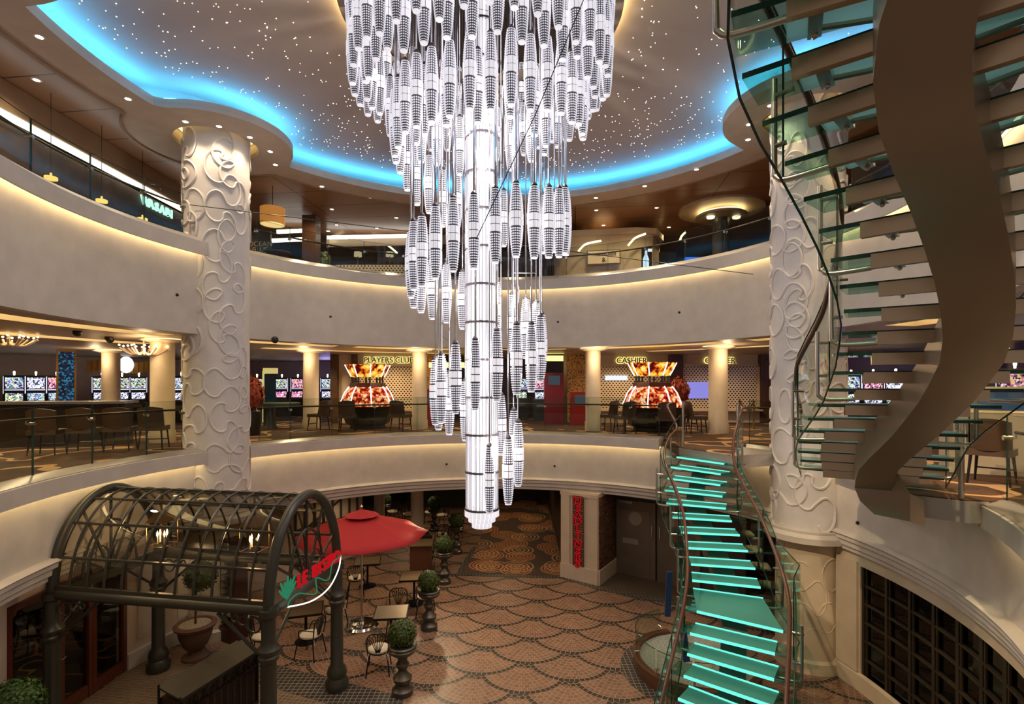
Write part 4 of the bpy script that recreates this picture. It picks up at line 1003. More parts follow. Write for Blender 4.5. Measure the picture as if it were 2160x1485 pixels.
# wine cabinet with bottles
W = Vector((-6.62, 12.25, ZL)); t = thing('wine_cabinet', 'tall dark wine cabinet seen through the canopy glass beside the topiary', 'cabinet', W, math.radians(-28))
bx = MB()
for px in (-.42, .42): bx.box((px, 0, 1.15), (.05, .4, 2.3))
for pz in (.32, 2.28): bx.box((0, 0, pz), (.84, .4, .05))
bx.box((0, .19, 1.3), (.84, .02, 2.0)); bx.box((0, 0, 1.3), (.03, .38, 1.95)); bx.box((0, 0, .16), (.88, .44, .32)); bx.build('case', mat('dark_red_wood', (.05, .014, .008), .35), t, local=True)
for r in range(12): MB().box((0, -.02, .42+.155*r), (.80, .32, .010)).build('shelf', M_black, t, local=True)
MEb = MB().lathe([(.0, 0), (.036, .005), (.037, .19), (.014, .24), (.014, .30), (0, .30)], n=10)
bot = {c: MEb.data('wine_bottle', k_) for c, k_ in (('gold', mat('glowing_gold_bottle', (.75, .60, .25), .25, .2, (1, .8, .4), .35)), ('dark', mat('dark_wine_bottle', (.03, .035, .015), .15)))}  # gold bottles given a faint glow for the light on them
rs = random.Random(9)
RW = Matrix.Translation(W) @ Matrix.Rotation(math.radians(-28), 4, 'Z')
names_r = ['lowest', 'second', 'third', 'fourth', 'fifth', 'sixth', 'seventh', 'eighth', 'ninth', 'tenth', 'eleventh', 'top']
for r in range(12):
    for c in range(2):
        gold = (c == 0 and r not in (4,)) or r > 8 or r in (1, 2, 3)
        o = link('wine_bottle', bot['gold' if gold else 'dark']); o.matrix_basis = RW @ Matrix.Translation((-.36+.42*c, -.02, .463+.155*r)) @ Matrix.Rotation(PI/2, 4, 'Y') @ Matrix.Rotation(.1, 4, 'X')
        tag(o, '%s wine bottle lying on the %s shelf of the wine cabinet, %s column' % ('glowing gold' if gold else 'dark', names_r[r], ('left', 'right')[c]), 'bottle', 'bottles in the wine cabinet')
lamp('SPOT', RW @ Vector((-.1, -.9, 2.4)), 25, (1, .85, .6), .05, 80, .8, (.1, .6, -.8))
# host stand under the canopy
t = thing('host_stand', 'dark wooden host stand with sloping top and iron scrollwork under the canopy', 'cabinet', (-5.12, 8.98, ZL), math.radians(72.5))
MB().box((0, 0, .46), (1.55, .42, .92)).build('body', mat('dark_mahogany', (.028, .010, .007), .3, nz=(10, .2)), t, local=True)
tp = MB(); tp.add([(-.8, -.24, .98), (.8, -.24, .98), (.8, .24, 1.10), (-.8, .24, 1.10), (-.8, -.24, .95), (.8, -.24, .95), (.8, .24, 1.07), (-.8, .24, 1.07)], [(0, 1, 2, 3), (7, 6, 5, 4), (0, 4, 5, 1), (1, 5, 6, 2), (2, 6, 7, 3), (3, 7, 4, 0)]); tp.build('sloping_top', mat('dark_olive_top', (.03, .022, .012), .4), t, local=True)
sc3 = MB()
for k in range(7):
    for j in range(1): sc3.tube([(-.66+.22*k+.09*math.cos(TAU*q/14), -.235, .82+.09*math.sin(TAU*q/14)) for q in range(14)], .009, 5, True)
for k in range(12): sc3.tube([(-.77+.14*k, -.235, .05), (-.77+.14*k, -.235, .92)], .008, 5)
for z in (.05, .72, .93): sc3.tube([(-.79, -.235, z), (.79, -.235, z)], .012, 6)
for px in (-.79, .79):
    for py in (-.22, .22): sc3.tube([(px, py, 0), (px, py, 1.12 if py > 0 else 1.0)], .018, 8)
for k in range(5): sc3.tube([(.80, -.16+.08*k, .1), (.80, -.16+.08*k, .9)], .008, 5)
sc3.build('iron_scrollwork', M_iron, t, local=True)
# basin under the lower staircase
bc = (3.75, 10.75); t = thing('stair_basin', 'curved basin with brown kerb and low glass screens under the lower staircase', 'planter', (*bc, ZL))
MB().arc([(1.12, 0+ZL), (1.12, ZL+.30), (1.26, ZL+.30), (1.22, ZL)], 100, 330, 40, bc).build('kerb', mat('brown_kerb', (.12, .05, .025), .4), t)
MB().lathe([(0, ZL+.24), (1.13, ZL+.24), (1.13, ZL+.02), (0, ZL+.02)], (*bc, 0), 40).build('pebble_bed', mat('grey_green_pebbles', (.42, .46, .42), .5, nz=(30, .6), bump=(40, .9)), t)
for a in range(110, 320, 35): 
    p = MB().arc([(1.19, ZL+.30), (1.19, ZL+.78), (1.204, ZL+.78), (1.204, ZL+.30)], a, a+33, 8, bc).build('glass_screen', M_glass, t)
    MB().arc([(1.188, ZL+.78), (1.188, ZL+.786), (1.206, ZL+.786), (1.206, ZL+.78)], a, a+33, 8, bc).build('polished_edge', M_gedge, p)
for a in range(110, 330, 35): MB().tube([(bc[0]+1.15*math.cos(math.radians(a)), bc[1]+1.15*math.sin(math.radians(a)), ZL+.4), (bc[0]+1.25*math.cos(math.radians(a)), bc[1]+1.25*math.sin(math.radians(a)), ZL+.4)], .03, 10).build('clamp', M_chrome, t)
struct('floor_basin_border', MB().arc([(1.2, ZL), (1.2, ZL+.007), (1.5, ZL+.007), (1.5, ZL)], 95, 335, 40, bc), M_ctile)
for (x0, y0, x1, y1, dd_), wd_ in zip(((1412, 1206, 1408, 1300, 10.2), (1440, 1320, 1448, 1395, 9.0)), ('upper', 'lower')):
    a, b = at_depth(x0, y0, dd_), at_depth(x1, y1, dd_)
    t = tag(MB().bar(a, b, .11, .05, (0, 1, 0)).build('banner', mat('navy_blue_panel', (.012, .045, .13), .35)), 'narrow %s navy blue upright banner behind the glass of the lower staircase' % wd_, 'banner')
# cable ties across the void
wire = MB().tube(smooth_path([at_depth(400, 432, 11.8), at_depth(1000, 505, 12.2), at_depth(1600, 580, 12.6)], 8), .009, 5).build('tie_cable', M_black); tag(wire, 'thin dark tie cable running across the void behind the chandelier', 'cable')
wire = MB().tube([at_depth(1256, -60, 6.6), at_depth(1130, 240, 6.6), at_depth(1004, 505, 6.7)], .006, 5).build('hanging_wire', M_black); tag(wire, 'black wire slanting across the right front of the chandelier', 'cable')
for (x, y, z_) in ((373, 622, 7.1), (697, 668, 7.1), (1433, 659, 7.1), (942, 979, 7.16), (1170, 983, 7.16), (1810, 1103, 7.16), (1177, 679, 7.1)):
    a = ang_px(x, z_); p = pol(z_-.01, a, 0); dd_ = p.y; zz = CAMZ-(y-HZ)/F*dd_
    o = MB().sphere((p.x, p.y, zz), .035, 10, 8).build('wall_sensor', M_black)
    tag(o, 'small dark sensor dot on the %s curved wall, %s' % ('upper' if zz > 1 else 'lower', {373: 'left of the left column', 697: 'left of the chandelier', 1433: 'left of the right column', 942: 'left of the chandelier tube', 1170: 'right of the chandelier tube', 1810: 'under the upper staircase foot', 1177: 'right of the chandelier pods'}[x]), 'sensor')
# ================================================================ MIDDLE DECK
M_capglow = glow('capital_glow', (1, .76, .36), 3.0)
for x, d_, r_, lb in ((656, 17.7, .25, 'left of the round coin machine beside the club counter'), (885, 17.5, .25, 'right of the club coin machine'), (1251, 16.7, .24, 'left of the cashier coin machine'), (1515, 15.9, .28, 'between the two cashier windows'), (234, 17.6, .26, 'behind the tall video tower'), (343, 13.4, .27, 'just left of the left white relief column')):
    X = (x-1080)/F*d_; t = tag(thing('casino_column', 'round cream column on the casino floor '+lb, 'column', (X, d_, 0)), kind='structure')
    MB().lathe([(r_+.02, 0), (r_+.02, .28), (r_, .31), (r_, CEILM-.02)], (X, d_, 0), 32).build('shaft', M_tan, t)
    MB().lathe([(r_, CEILM-.10), (r_+.22, CEILM-.05), (r_+.24, CEILM-.03), (r_, CEILM-.03)], (X, d_, 0), 32).build('capital_disc', M_tan, t)
    lamp('POINT', (X-(.5 if X < 0 else -.5)*0, d_-r_-.4, CEILM-.35), 24, (1, .72, .42), .12)
    MB().lathe([(r_+.02, CEILM-.025), (r_+.16, CEILM-.025), (r_+.16, CEILM-.012), (r_+.02, CEILM-.012), (r_+.02, CEILM-.025)], (X, d_, 0), 32).build('glow_ring', M_capglow, t)
M_mauve = mat('mauve_wall_paint', (.50, .38, .36), .7)
struct('wall_casino_left', MB().arc([(21.6, 0), (21.6, 2.9), (21.8, 2.9), (21.8, 0)], 125, 205, 24), M_mauve)
struct('wall_casino_back', MB().box((-1, 26.5, 1.4), (24, .2, 2.8)), mat('violet_brown_wall', (.32, .23, .25), .7))
struct('wall_casino_right', MB().arc([(15.6, 0), (15.6, 2.9), (15.8, 2.9), (15.8, 0)], -40, 44, 24), mat('violet_lit_wall', (.16, .12, .26), .7))  # purple light on this wall is put into its paint colour
def lattice():
    m, nt, out = newmat('perforated_gold_screen'); p = nt.nodes.new('ShaderNodeBsdfPrincipled'); p.inputs['Roughness'].default_value = .35; p.inputs['Metallic'].default_value = .3
    sp = nt.nodes.new('ShaderNodeSeparateXYZ'); nt.links.new(coords(nt), sp.inputs[0])
    s = .125; u = V(nt, sp.outputs[0])/s; v = V(nt, sp.outputs[2])/(s*.62); row = v.f('FLOOR'); off = row.f('FLOORED_MODULO', 2.0)*.5
    a = (u+off).f('FRACT')-.5; b = v.f('FRACT')-.5
    hole = (a.f('ABSOLUTE')*1.15+b.f('ABSOLUTE')*.85).lt(.38)
    nt.links.new(mixc(nt, hole, (.80, .66, .42), (.03, .02, .012)), p.inputs['Base Color']); nt.links.new(p.outputs[0], out.inputs[0]); return m
M_lat = lattice()
def swirlgold():
    m, nt, out = newmat('gold_scroll_panel'); p = nt.nodes.new('ShaderNodeBsdfPrincipled'); p.inputs['Roughness'].default_value = .4
    n = noise(nt, 3.2, 2); nt.links.new(mixc(nt, ((n*9.0).f('FRACT')-.5).f('ABSOLUTE').lt(.16), (.55, .27, .06), (.16, .07, .018)), p.inputs['Base Color']); nt.links.new(p.outputs[0], out.inputs[0]); return m
M_gold = swirlgold()
M_cw = mat('cashier_wall_paint', (.62, .50, .34), .5)
struct('wall_cashier', MB().box((7.2, 20.35, 1.35), (10.4, .2, 2.7)), M_cw)
struct('wall_club', MB().box((-5.0, 20.35, 1.35), (3.8, .2, 2.7)), M_cw)
def screen(x0, x1, lab):
    a = (x0-1080)/F*20.1; b = (x1-1080)/F*20.1; c = (a+b)/2; t = thing('teller_counter', lab, 'counter', (c, 20.1, 0))
    MB().box((c, 20.2, 1.33), (b-a, .05, 1.62)).build('perforated_screen', M_lat, t)
    fr = MB()
    for x in (a-.04, b+.04): fr.box((x, 20.16, 1.33), (.08, .16, 1.78))
    fr.box((c, 20.16, 2.2), (b-a+.16, .16, .10)); fr.box((c, 20.05, .49), (b-a+.2, .40, .06)); fr.box((c, 20.18, .24), (b-a+.2, .12, .46)); fr.build('frame_and_ledge', M_cw, t)
    return t
screen(1262, 1408, 'cashier counter with perforated gold screen behind the red coin machine'); screen(1443, 1598, 'cashier counter with perforated gold screen right of the dark scroll panel'); screen(752, 878, 'club counter with perforated gold screen')
M_halo = glow('yellow_sign_halo', (1, .80, .25), 1.05)
M_let = mat('dark_sign_letter', (.03, .025, .02), .4)
def halosign(body, cx_, y, d_, size, lab):
    P = at_depth(cx_, y, d_); t = thing('wall_sign', lab, 'sign', P)
    text_mb(body, size, .01, face_mat(P, (1, 0, 0)), bevel=.035).build('halo', M_halo, t, False)
    text_mb(body, size, .015, face_mat(P+Vector((0, -.06, 0)), (1, 0, 0)), bevel=.002).build('letters', M_let, t, False)
halosign('CASHIER', 1332, 761, 20.2, .30, 'yellow haloed CASHIER sign above the coin machine'); halosign('CASHIER', 1518, 761, 20.2, .30, 'yellow haloed CASHIER sign partly hidden by a cream column'); halosign('PLAYERS CLUB', 821, 760, 20.2, .29, 'yellow haloed two word sign over the club counter')
for x0, x1, lab in ((1412, 1440, 'between the two cashier counters'), (1603, 1640, 'beside the right white relief column'), (1196, 1236, 'left of the cashier counters'), (900, 922, 'right of the club counter'), (698, 712, 'left end of the club counter'), (742, 752, 'beside the club counter screen')):
    a, b = (x0-1080)/F*20.1, (x1-1080)/F*20.1
    tag(MB().box(((a+b)/2, 20.15, 1.32), (b-a, .24, 2.6)).build('scroll_panel', M_gold if x0 in (1196, 900) else mat('dark_scroll_panel', (.10, .045, .018), .4, nz=(6, .4))), 'tall %s scroll patterned panel %s' % ('gold' if x0 in (1196, 900) else 'dark brown', lab), 'panel')
# screens behind the cashier grilles
tag(MB().box(((1478-1080)/F*20.1, 20.12, 1.25), (1.0, .04, .62)).build('wall_screen', glow('lavender_screen', (.35, .33, .95), .8)), 'lavender blue screen in front of the right cashier grille', 'screen')
tag(text_mb('welcome', .34, .01, face_mat(at_depth(1302, 797, 20.1), (1, 0, 0))).build('glow_script', glow('white_script', (.9, .93, 1), 1.5)) if False else MB().box(at_depth(1300, 797, 20.1), (.85, .03, .18)).build('light_plate', glow('white_plate', (.85, .9, 1), 1.1)), 'small white glowing plate on the left cashier grille', 'light')
# corridor light boxes, red kiosks
for x0, x1, y, lab in ((905, 1000, 770, 'left of the glowing tube'), (1128, 1188, 756, 'right of the chandelier'), (1110, 1190, 740, 'right of the chandelier, upper one')):
    a, b = at_depth(x0, y, 19.5), at_depth(x1, y, 19.5)
    tag(MB().box((a+b)/2, (b.x-a.x, .08, .20)).build('light_box', glow('yellow_light_box', (1, .82, .25), 1.9)), 'yellow light box over the corridor '+lab, 'light')
for x, y, w_, h_, d_, lab, c in ((1168, 835, .72, 1.9, 19.6, 'tall dark red kiosk in the corridor right of the chandelier', (.20, .008, .02)), (1222, 848, .62, 1.2, 19.0, 'red machine left of the cashier column', (.35, .012, .012)), (912, 850, .4, 1.3, 18.8, 'red machine half hidden by the chandelier pods', (.35, .012, .012))):
    P = at_depth(x, y, d_); t = thing('kiosk', lab, 'kiosk', (P.x, d_, 0))
    MB().box((P.x, d_, h_/2), (w_, .4, h_)).build('body', mat('kiosk_red_%d' % x, c, .3), t); MB().box((P.x, d_-.21, h_-.28), (w_*.6, .02, .34)).build('display', glow('dim_screen', (.08, .10, .12), .6), t)
# slot machines
def art(name, seed, hue, strength, sc=26):
    m, nt, out = newmat(name); e = nt.nodes.new('ShaderNodeEmission'); e.inputs['Strength'].default_value = strength
    mp = nt.nodes.new('ShaderNodeMapping'); mp.inputs['Location'].default_value = (seed*3.7, seed, seed*1.3); nt.links.new(coords(nt), mp.inputs[0])
    vo = nt.nodes.new('ShaderNodeTexVoronoi'); vo.inputs['Scale'].default_value = sc; nt.links.new(mp.outputs[0], vo.inputs['Vector'])
    cr_ = nt.nodes.new('ShaderNodeValToRGB'); sp = nt.nodes.new('ShaderNodeSeparateXYZ'); nt.links.new(vo.outputs['Color'], sp.inputs[0]); nt.links.new(sp.outputs[0], cr_.inputs[0])
    cr_.color_ramp.interpolation = 'CONSTANT'; cols = [(0, (.02, .02, .04, 1))]+[((i+1)/5, (*h, 1)) for i, h in enumerate(hue)]
    cr_.color_ramp.elements[0].position, cr_.color_ramp.elements[0].color = cols[0]; cr_.color_ramp.elements[1].position, cr_.color_ramp.elements[1].color = cols[1]
    for p_, c_ in cols[2:]: q = cr_.color_ramp.elements.new(p_); q.color = c_
    nt.links.new(cr_.outputs[0], e.inputs['Color']); nt.links.new(e.outputs[0], out.inputs[0]); m.cycles.emission_sampling = 'NONE'; return m
A1 = art('game_art_blue', 1, ((.1, .35, .6), (.5, .7, .8), (.8, .7, .3), (.3, .15, .5)), 1.3)
A2 = art('game_art_pink', 2, ((.7, .1, .4), (.9, .7, .8), (.4, .1, .3), (.8, .5, .2)), 1.3)
A3 = art('game_art_green', 3, ((.2, .45, .15), (.9, .9, .8), (.7, .6, .2), (.2, .2, .6)), 1.3)
A4 = art('game_art_white', 4, ((.8, .8, .9), (.95, .95, 1), (.5, .5, .7), (.1, .1, .2)), 1.4)
SL = {}
def slot(style):
    if style in SL: return SL[style]
    c, u, l, dk, cn = MB(), MB(), MB(), MB(), MB()
    c.box((0, .05, .38), (.58, .50, .76)); c.box((0, .16, 1.25), (.58, .28, 1.1)); c.box((0, -.02, .80), (.58, .36, .10))
    R = Matrix.Rotation(-.45, 3, 'X'); c.box((0, .02, .98), (.56, .10, .40), M=R)
    u.box((0, .012, 1.52), (.48, .02, .40)); l.box((0, -.045, 1.0), (.46, .02, .32), M=R)
    dk.box((0, -.16, .865), (.5, .14, .03)); dk.box((0, -.205, .60), (.3, .012, .12))
    e = MB()
    for s in (-.285, .285): e.box((s, -.0, 1.45), (.015, .015, .62))
    e.box((0, 0, 1.27), (.5, .02, .025))
    cn.lathe([(.02, 1.8), (.02, 1.86), (.03, 1.87), (.03, 1.93), (0, 1.95)], (0, .16, 0), 10)
    a, b = style; SL[style] = [(n_, m_.data(n_, k_, False)) for n_, m_, k_ in (('cabinet', c, M_black), ('upper_screen', u, a), ('lower_screen', l, b), ('button_deck', dk, M_dsteel), ('edge_lights', e, glow('edge_light', (.75, .75, 1), 1.6)), ('candle_lamp', cn, M_lamp))]
    return SL[style]
def art2(name, seed, cols, strength, scale):
    m, nt, out = newmat(name); e = nt.nodes.new('ShaderNodeEmission'); e.inputs['Strength'].default_value = strength
    mp = nt.nodes.new('ShaderNodeMapping'); mp.inputs['Location'].default_value = (seed*3.7, seed, seed*1.3); nt.links.new(coords(nt), mp.inputs[0])
    n = noise(nt, scale, 3, mp.outputs[0]); cr_ = nt.nodes.new('ShaderNodeValToRGB'); nt.links.new(n.k, cr_.inputs[0]); el = cr_.color_ramp.elements
    el[0].position, el[0].color = cols[0][0], (*cols[0][1], 1); el[1].position, el[1].color = cols[1][0], (*cols[1][1], 1)
    for p_, c_ in cols[2:]: q = el.new(p_); q.color = (*c_, 1)
    nt.links.new(cr_.outputs[0], e.inputs['Color']); nt.links.new(e.outputs[0], out.inputs[0]); m.cycles.emission_sampling = 'NONE'; return m
def put_slot(x, y, rz, style, lab):
    t = thing('slot_machine', lab, 'slot machine', (x, y, 0), rz, 'slot machines on the casino floor')
    for n_, me in slot(style): link(n_, me, t, True)
for x, d_, rz, st_, lab in ((30, 18.9, -.75, (A1, A3), 'leftmost of the bank of three at the left edge'), (76, 19.3, -.75, (A4, A1), 'middle of the bank of three at the left edge'), (120, 19.7, -.75, (A2, A1), 'beside the tall video tower'), (213, 21.2, -.5, (A3, A4), 'under the gold crown, left of the cream column'), (256, 21.4, -.5, (A3, A4), 'under the gold crown, right of the cream column'), (292, 21.6, -.5, (A3, A4), 'right end of the gold crown bank'), (381, 20.5, -.4, (A1, A4), 'seen just left of the left white relief column'),
                            (541, 24.0, -.3, (A3, A4), 'just right of the left white relief column'), (593, 24.5, -.2, (A3, A2), 'with red topper beside the blue gate'), (627, 24.6, -.2, (A2, A2), 'next to the cream column left of the club counter'), (690, 24.4, -.2, (A1, A4), 'behind the dark scroll panel by the club counter'), (1100, 23.5, 0, (A1, A3), 'low between the chandelier pods'), (1140, 22, .1, (A2, A4), 'with blue side lights right of the chandelier'),
                            (1795, 17.2, .6, (A1, A4), 'behind the upper staircase, leftmost'), (1842, 16.6, .6, (A2, A4), 'behind the upper staircase, second'), (1890, 16.0, .6, (A4, A1), 'behind the upper staircase, third'), (2140, 11.0, .8, (A2, A1), 'at far right beside the kiosk')):
    put_slot((x-1080)/F*d_, d_, -rz, st_, 'lit slot machine '+lab)
P = Vector(((140-1080)/F*13.6, 13.6, 0)); t = thing('video_tower', 'tall video tower in a rounded gold frame at the left', 'screen', P, .7)
MB().box((0, 0, 1.55), (.40, .16, 1.62)).build('gold_frame', mat('old_gold', (.14, .075, .02), .35, .6), t, local=True); MB().box((0, -.085, 1.55), (.31, .02, 1.50)).build('display', art('tower_art', 6, ((.02, .05, .10), (.04, .2, .36), (.015, .015, .02), (.02, .03, .05)), .8), t, local=True); MB().box((0, 0, .38), (.34, .2, .74)).build('stand', M_black, t, local=True)
t = thing('gold_crown', 'gold fluted crown over the bank of slot machines at the left', 'signage', ((252-1080)/F*21.4, 21.4, 1.97), .5)
mb = MB()
for k in range(12): mb.box((-.95+.17*k, 0, .22+.05*math.sin(k*.6)), (.15, .3, .44))
mb.build('fluted_panels', mat('gold_fluted', (.45, .22, .04), .35, .5), t, local=True); MB().sphere((.25, -.2, .30), .26, 14, 8, 1.3).build('white_splash', glow('white_splash', (.9, .95, 1), 1.6), t, local=True)
t = thing('blue_gate', 'tall blue glazed panel in a yellow frame among the slot machines', 'panel', ((570-1080)/F*20.5, 20.5, 0))
MB().box((0, 0, 1.0), (.42, .08, 1.75)).build('panel', mat('deep_blue_glass', (.01, .05, .10), .15), t, local=True); MB().box((0, .02, 2.0), (.55, .1, .22)).box((-.26, .02, 1.0), (.07, .1, 2.0)).build('frame', glow('yellow_frame', (.9, .72, .25), .7), t, local=True)
# round coin machines
A5 = art2('coin_art_red', 5, ((.36, (.10, .004, .006)), (.44, (.50, .03, .01)), (.51, (.80, .18, .04)), (.56, (.95, .50, .18)), (.62, (1, .85, .6)), (.68, (.6, .05, .03))), 1.1, 7)
A6 = art2('coin_art_gold', 7, ((.38, (.07, .004, .004)), (.45, (.40, .03, .005)), (.50, (.85, .32, .02)), (.58, (1, .62, .08)), (.66, (1, .80, .25))), 1.15, 4.5)
def coin(x, d_, s, lab):
    X = (x-1080)/F*d_; t = thing('coin_machine', lab, 'arcade machine', (X, d_, 0)); t.scale = (s, s, s)
    def oc(prof): return MB().lathe(prof, n=8, a0=PI/8)
    oc([(.62, 0), (.62, .12), (.78, .2), (.92, .72), (.97, .80)]).build('base', M_black, t, ang=20, local=True)
    oc([(.96, .80), (.98, .84), (.80, 1.28), (.64, 1.48)]).build('game_windows', A5, t, ang=20, local=True)
    oc([(.65, 1.48), (.62, 1.62), (.58, 1.64)]).build('collar', mat('dark_red_lacquer', (.08, .008, .01), .3), t, ang=20, local=True)
    for k in range(8):
        a = TAU*k/8+PI/8
        MB().tube([(.99*math.cos(a), .99*math.sin(a), .84), (.81*math.cos(a), .81*math.sin(a), 1.28), (.65*math.cos(a), .65*math.sin(a), 1.5)], .022, 6).build('lit_rib', glow('white_rib', (.95, .88, 1), 2.2), t, local=True)
        MB().tube([(.52*math.cos(a), .52*math.sin(a), 1.6), (.52*math.cos(a), .52*math.sin(a), 1.84)], .035, 8).build('strut', M_black, t, local=True)
        MB().tube([(.58*math.cos(a), .58*math.sin(a), 1.86), (.66*math.cos(a), .66*math.sin(a), 2.0), (.80*math.cos(a), .80*math.sin(a), 2.28)], .020, 6).build('crown_rib', glow('white_rib', (.95, .88, 1), 2.2), t, local=True)
    oc([(.52, 1.84), (.57, 1.86), (.65, 2.0), (.79, 2.28), (.6, 2.28)]).build('crown', A6, t, ang=20, local=True)
coin(776, 17.7, .93, 'round red lit coin machine with flared crown before the club counter'); coin(1375, 16.6, .94, 'round red lit coin machine with flared crown before the cashier')
# leather casino chairs
se, bk = MB(), MB()
legs = [MB().tube([(sx*.20, sy*.20, .44), (sx*.235, sy*.24, 0)], [.022, .014], 8) for sx in (-1, 1) for sy in (-1, 1)]
se.box((0, 0, .47), (.50, .50, .10)); 
n = 9
vs = []
for j, (z, dy) in enumerate(((.50, -.22), (.72, -.27), (.97, -.31))):
    for k in range(n):
        u = (k/(n-1)-.5)*2; cz = -.05*u*u*(j == 2)
        vs.append((u*.25, dy+.09*u*u, z+cz)); 
m0 = len(vs); vs += [(x, y-.055, z) for x, y, z in vs]; fs = []
for j in range(2):
    for k in range(n-1):
        a = j*n+k; fs += [(a, a+1, a+n+1, a+n), (m0+a+n, m0+a+n+1, m0+a+1, m0+a)]
for k in range(n-1): fs += [(k+1, k, m0+k, m0+k+1), (2*n+k, 2*n+k+1, m0+2*n+k+1, m0+2*n+k)]
for j in range(2): fs += [(j*n, j*n+n, m0+j*n+n, m0+j*n), (j*n+n-1+n, j*n+n-1, m0+j*n+n-1, m0+j*n+2*n-1)]
bk.add(vs, fs)
parts = [(n_, m_.data(n_, k_)) for n_, m_, k_ in (*[('leg', q, M_iron) for q in legs], ('footrest', MB().tube([(-.22, .222, .2), (.22, .222, .2)], .012, 6), M_iron), ('seat', se, M_leather), ('backrest', bk, M_leather))]
cr = None
for x, d_, rz, lab in ((672, 17.0, 1.3, 'side on, left of the club coin machine'), (733, 16.5, .2, 'back to us before the club coin machine'), (846, 16.7, -.4, 'right of the club coin machine'), (1282, 16.7, .9, 'left of the cashier coin machine'), (1318, 15.8, .5, 'back to us, left front of the cashier coin machine'), (1404, 15.2, -.1, 'back to us, straight before the cashier coin machine'), (1449, 17.0, -1.3, 'right of the cashier coin machine'), (1469, 15.9, -1.6, 'side on beside the column between the cashiers'),
                       (180, 11.4, .3, 'at the left bar, nearest the video tower'), (255, 11.7, .3, 'at the left bar, second from the video tower'), (325, 12.0, .3, 'at the left bar, nearest the left relief column'), (100, 11.0, .3, 'at the left bar, below the bank of three slot machines'), (2092, 7.75, -.9, 'at the far right before the kiosk'), (2232, 7.2, -1.0, 'at the right picture edge')):
    lab = 'dark brown leather casino chair '+lab; P = ((x-1080)/F*d_, d_, 0)
    if not cr:
        cr = thing('casino_chair', lab, 'chair', P, rz, 'leather casino chairs')
        for n_, me in parts: link(n_, me, cr, True)
    else: dup(cr, P, rz, lab)
t = thing('casino_bar', 'long dark bar counter behind the left glass railing', 'counter', (-11.6, 12.4, 0), .25)
MB().box((0, .1, .5), (4.4, .5, 1.0)).build('front', mat('dark_bar_front', (.03, .018, .010), .35), t, local=True); MB().box((0, 0, 1.03), (4.6, .8, .06)).build('top', mat('grey_stone_bar_top', (.18, .16, .15), .25), t, local=True)
t = thing('casino_kiosk', 'cream kiosk with blue panel at the far right behind the staircase', 'kiosk', ((2112-1080)/F*8.7, 8.7, 0), -.5)
MB().box((0, 0, .5), (1.5, .7, 1.0)).add([(-.75, -.36, 1.0), (.75, -.36, 1.0), (.75, .35, 1.42), (-.75, .35, 1.42), (-.75, .35, 1.0), (.75, .35, 1.0)], [(0, 1, 2, 3), (3, 2, 5, 4), (0, 3, 4), (1, 5, 2), (0, 4, 5, 1)]).build('body', M_tan, t, local=True)
MB().add([(-.4, -.30, 1.045), (.4, -.30, 1.045), (.4, .25, 1.37), (-.4, .25, 1.37)], [(0, 1, 2, 3)]).build('blue_panel', mat('royal_blue_felt', (.015, .07, .26), .5), t, local=True)
# crystal chandeliers of the casino
for x, y, d_, lab in ((20, 715, 12.0, 'at the left picture edge'), (303, 735, 13.0, 'left of the left relief column')):
    P = at_depth(x, y, d_); t = thing('crystal_chandelier', 'small branched crystal chandelier under the casino ceiling '+lab, 'chandelier', P)
    mb = MB()
    for k in range(14):
        a = TAU*k/14; r_ = .50 if k % 2 else .32
        mb.tube(smooth_path([P+Vector((0, 0, -.08)), P+Vector((r_*.5*math.cos(a), r_*.5*math.sin(a), -.16)), P+Vector((r_*math.cos(a), r_*math.sin(a), .0))], 5), .022, 6)
        MB().sphere(P+Vector((r_*math.cos(a), r_*math.sin(a), .06)), .022, 8, 6).build('bulb', M_flame, t)
    mb.tube([P+Vector((0, 0, -.15)), (P.x, P.y, CEILM)], .016, 6)
    mb.build('glass_arms', mat('amber_glass', (.55, .42, .32), .15), t)
# ropes by the cashier
pst = [at_z(1590, 908, 0), at_z(1560, 898, 0)]
for i, p in enumerate(pst):
    t = thing('rope_post', 'brass queue post %s' % ('with black rope beside the right relief column', 'behind the lower staircase newel')[i], 'post', p)
    MB().lathe([(.16, 0), (.16, .02), (.03, .04), (.025, .92), (.04, .95), (0, .97)], p, 14).build('post', mat('brass', (.5, .33, .12), .3, .9), t)
tag(MB().tube(smooth_path([pst[1]+Vector((0, 0, .9)), (pst[0]+pst[1])/2+Vector((0, 0, .62)), pst[0]+Vector((0, 0, .9))], 6), .02, 6).build('barrier_rope', M_black), 'black rope sagging between two brass queue posts', 'rope')
t = thing('red_plant', 'red leafy plant beside the cashier coin machine', 'plant', ((1432-1080)/F*18.5, 18.5, 0)); MB().lathe([(.2, 0), (.25, .7), (.2, .7)], t.location, 16).build('pot', M_black, t)
lb_ = leafball(.34, 500, 11, .16); lb_.v = [(x+t.location.x, y+18.5, z*1.4+1.25) for x, y, z in lb_.v]; lb_.build('foliage', mat('red_leaves', (.30, .04, .015), .6), t, False)
t = thing('red_plant', 'red leafy plant just right of the left relief column', 'plant', ((533-1080)/F*15.2, 15.2, 0)); MB().lathe([(.2, 0), (.25, .7), (.2, .7)], t.location, 16).build('pot', M_black, t)
lb_ = leafball(.30, 400, 12, .16); lb_.v = [(x+t.location.x, y+15.2, z*1.5+1.2) for x, y, z in lb_.v]; lb_.build('foliage', mat('red_leaves', (.30, .04, .015), .6), t, False)
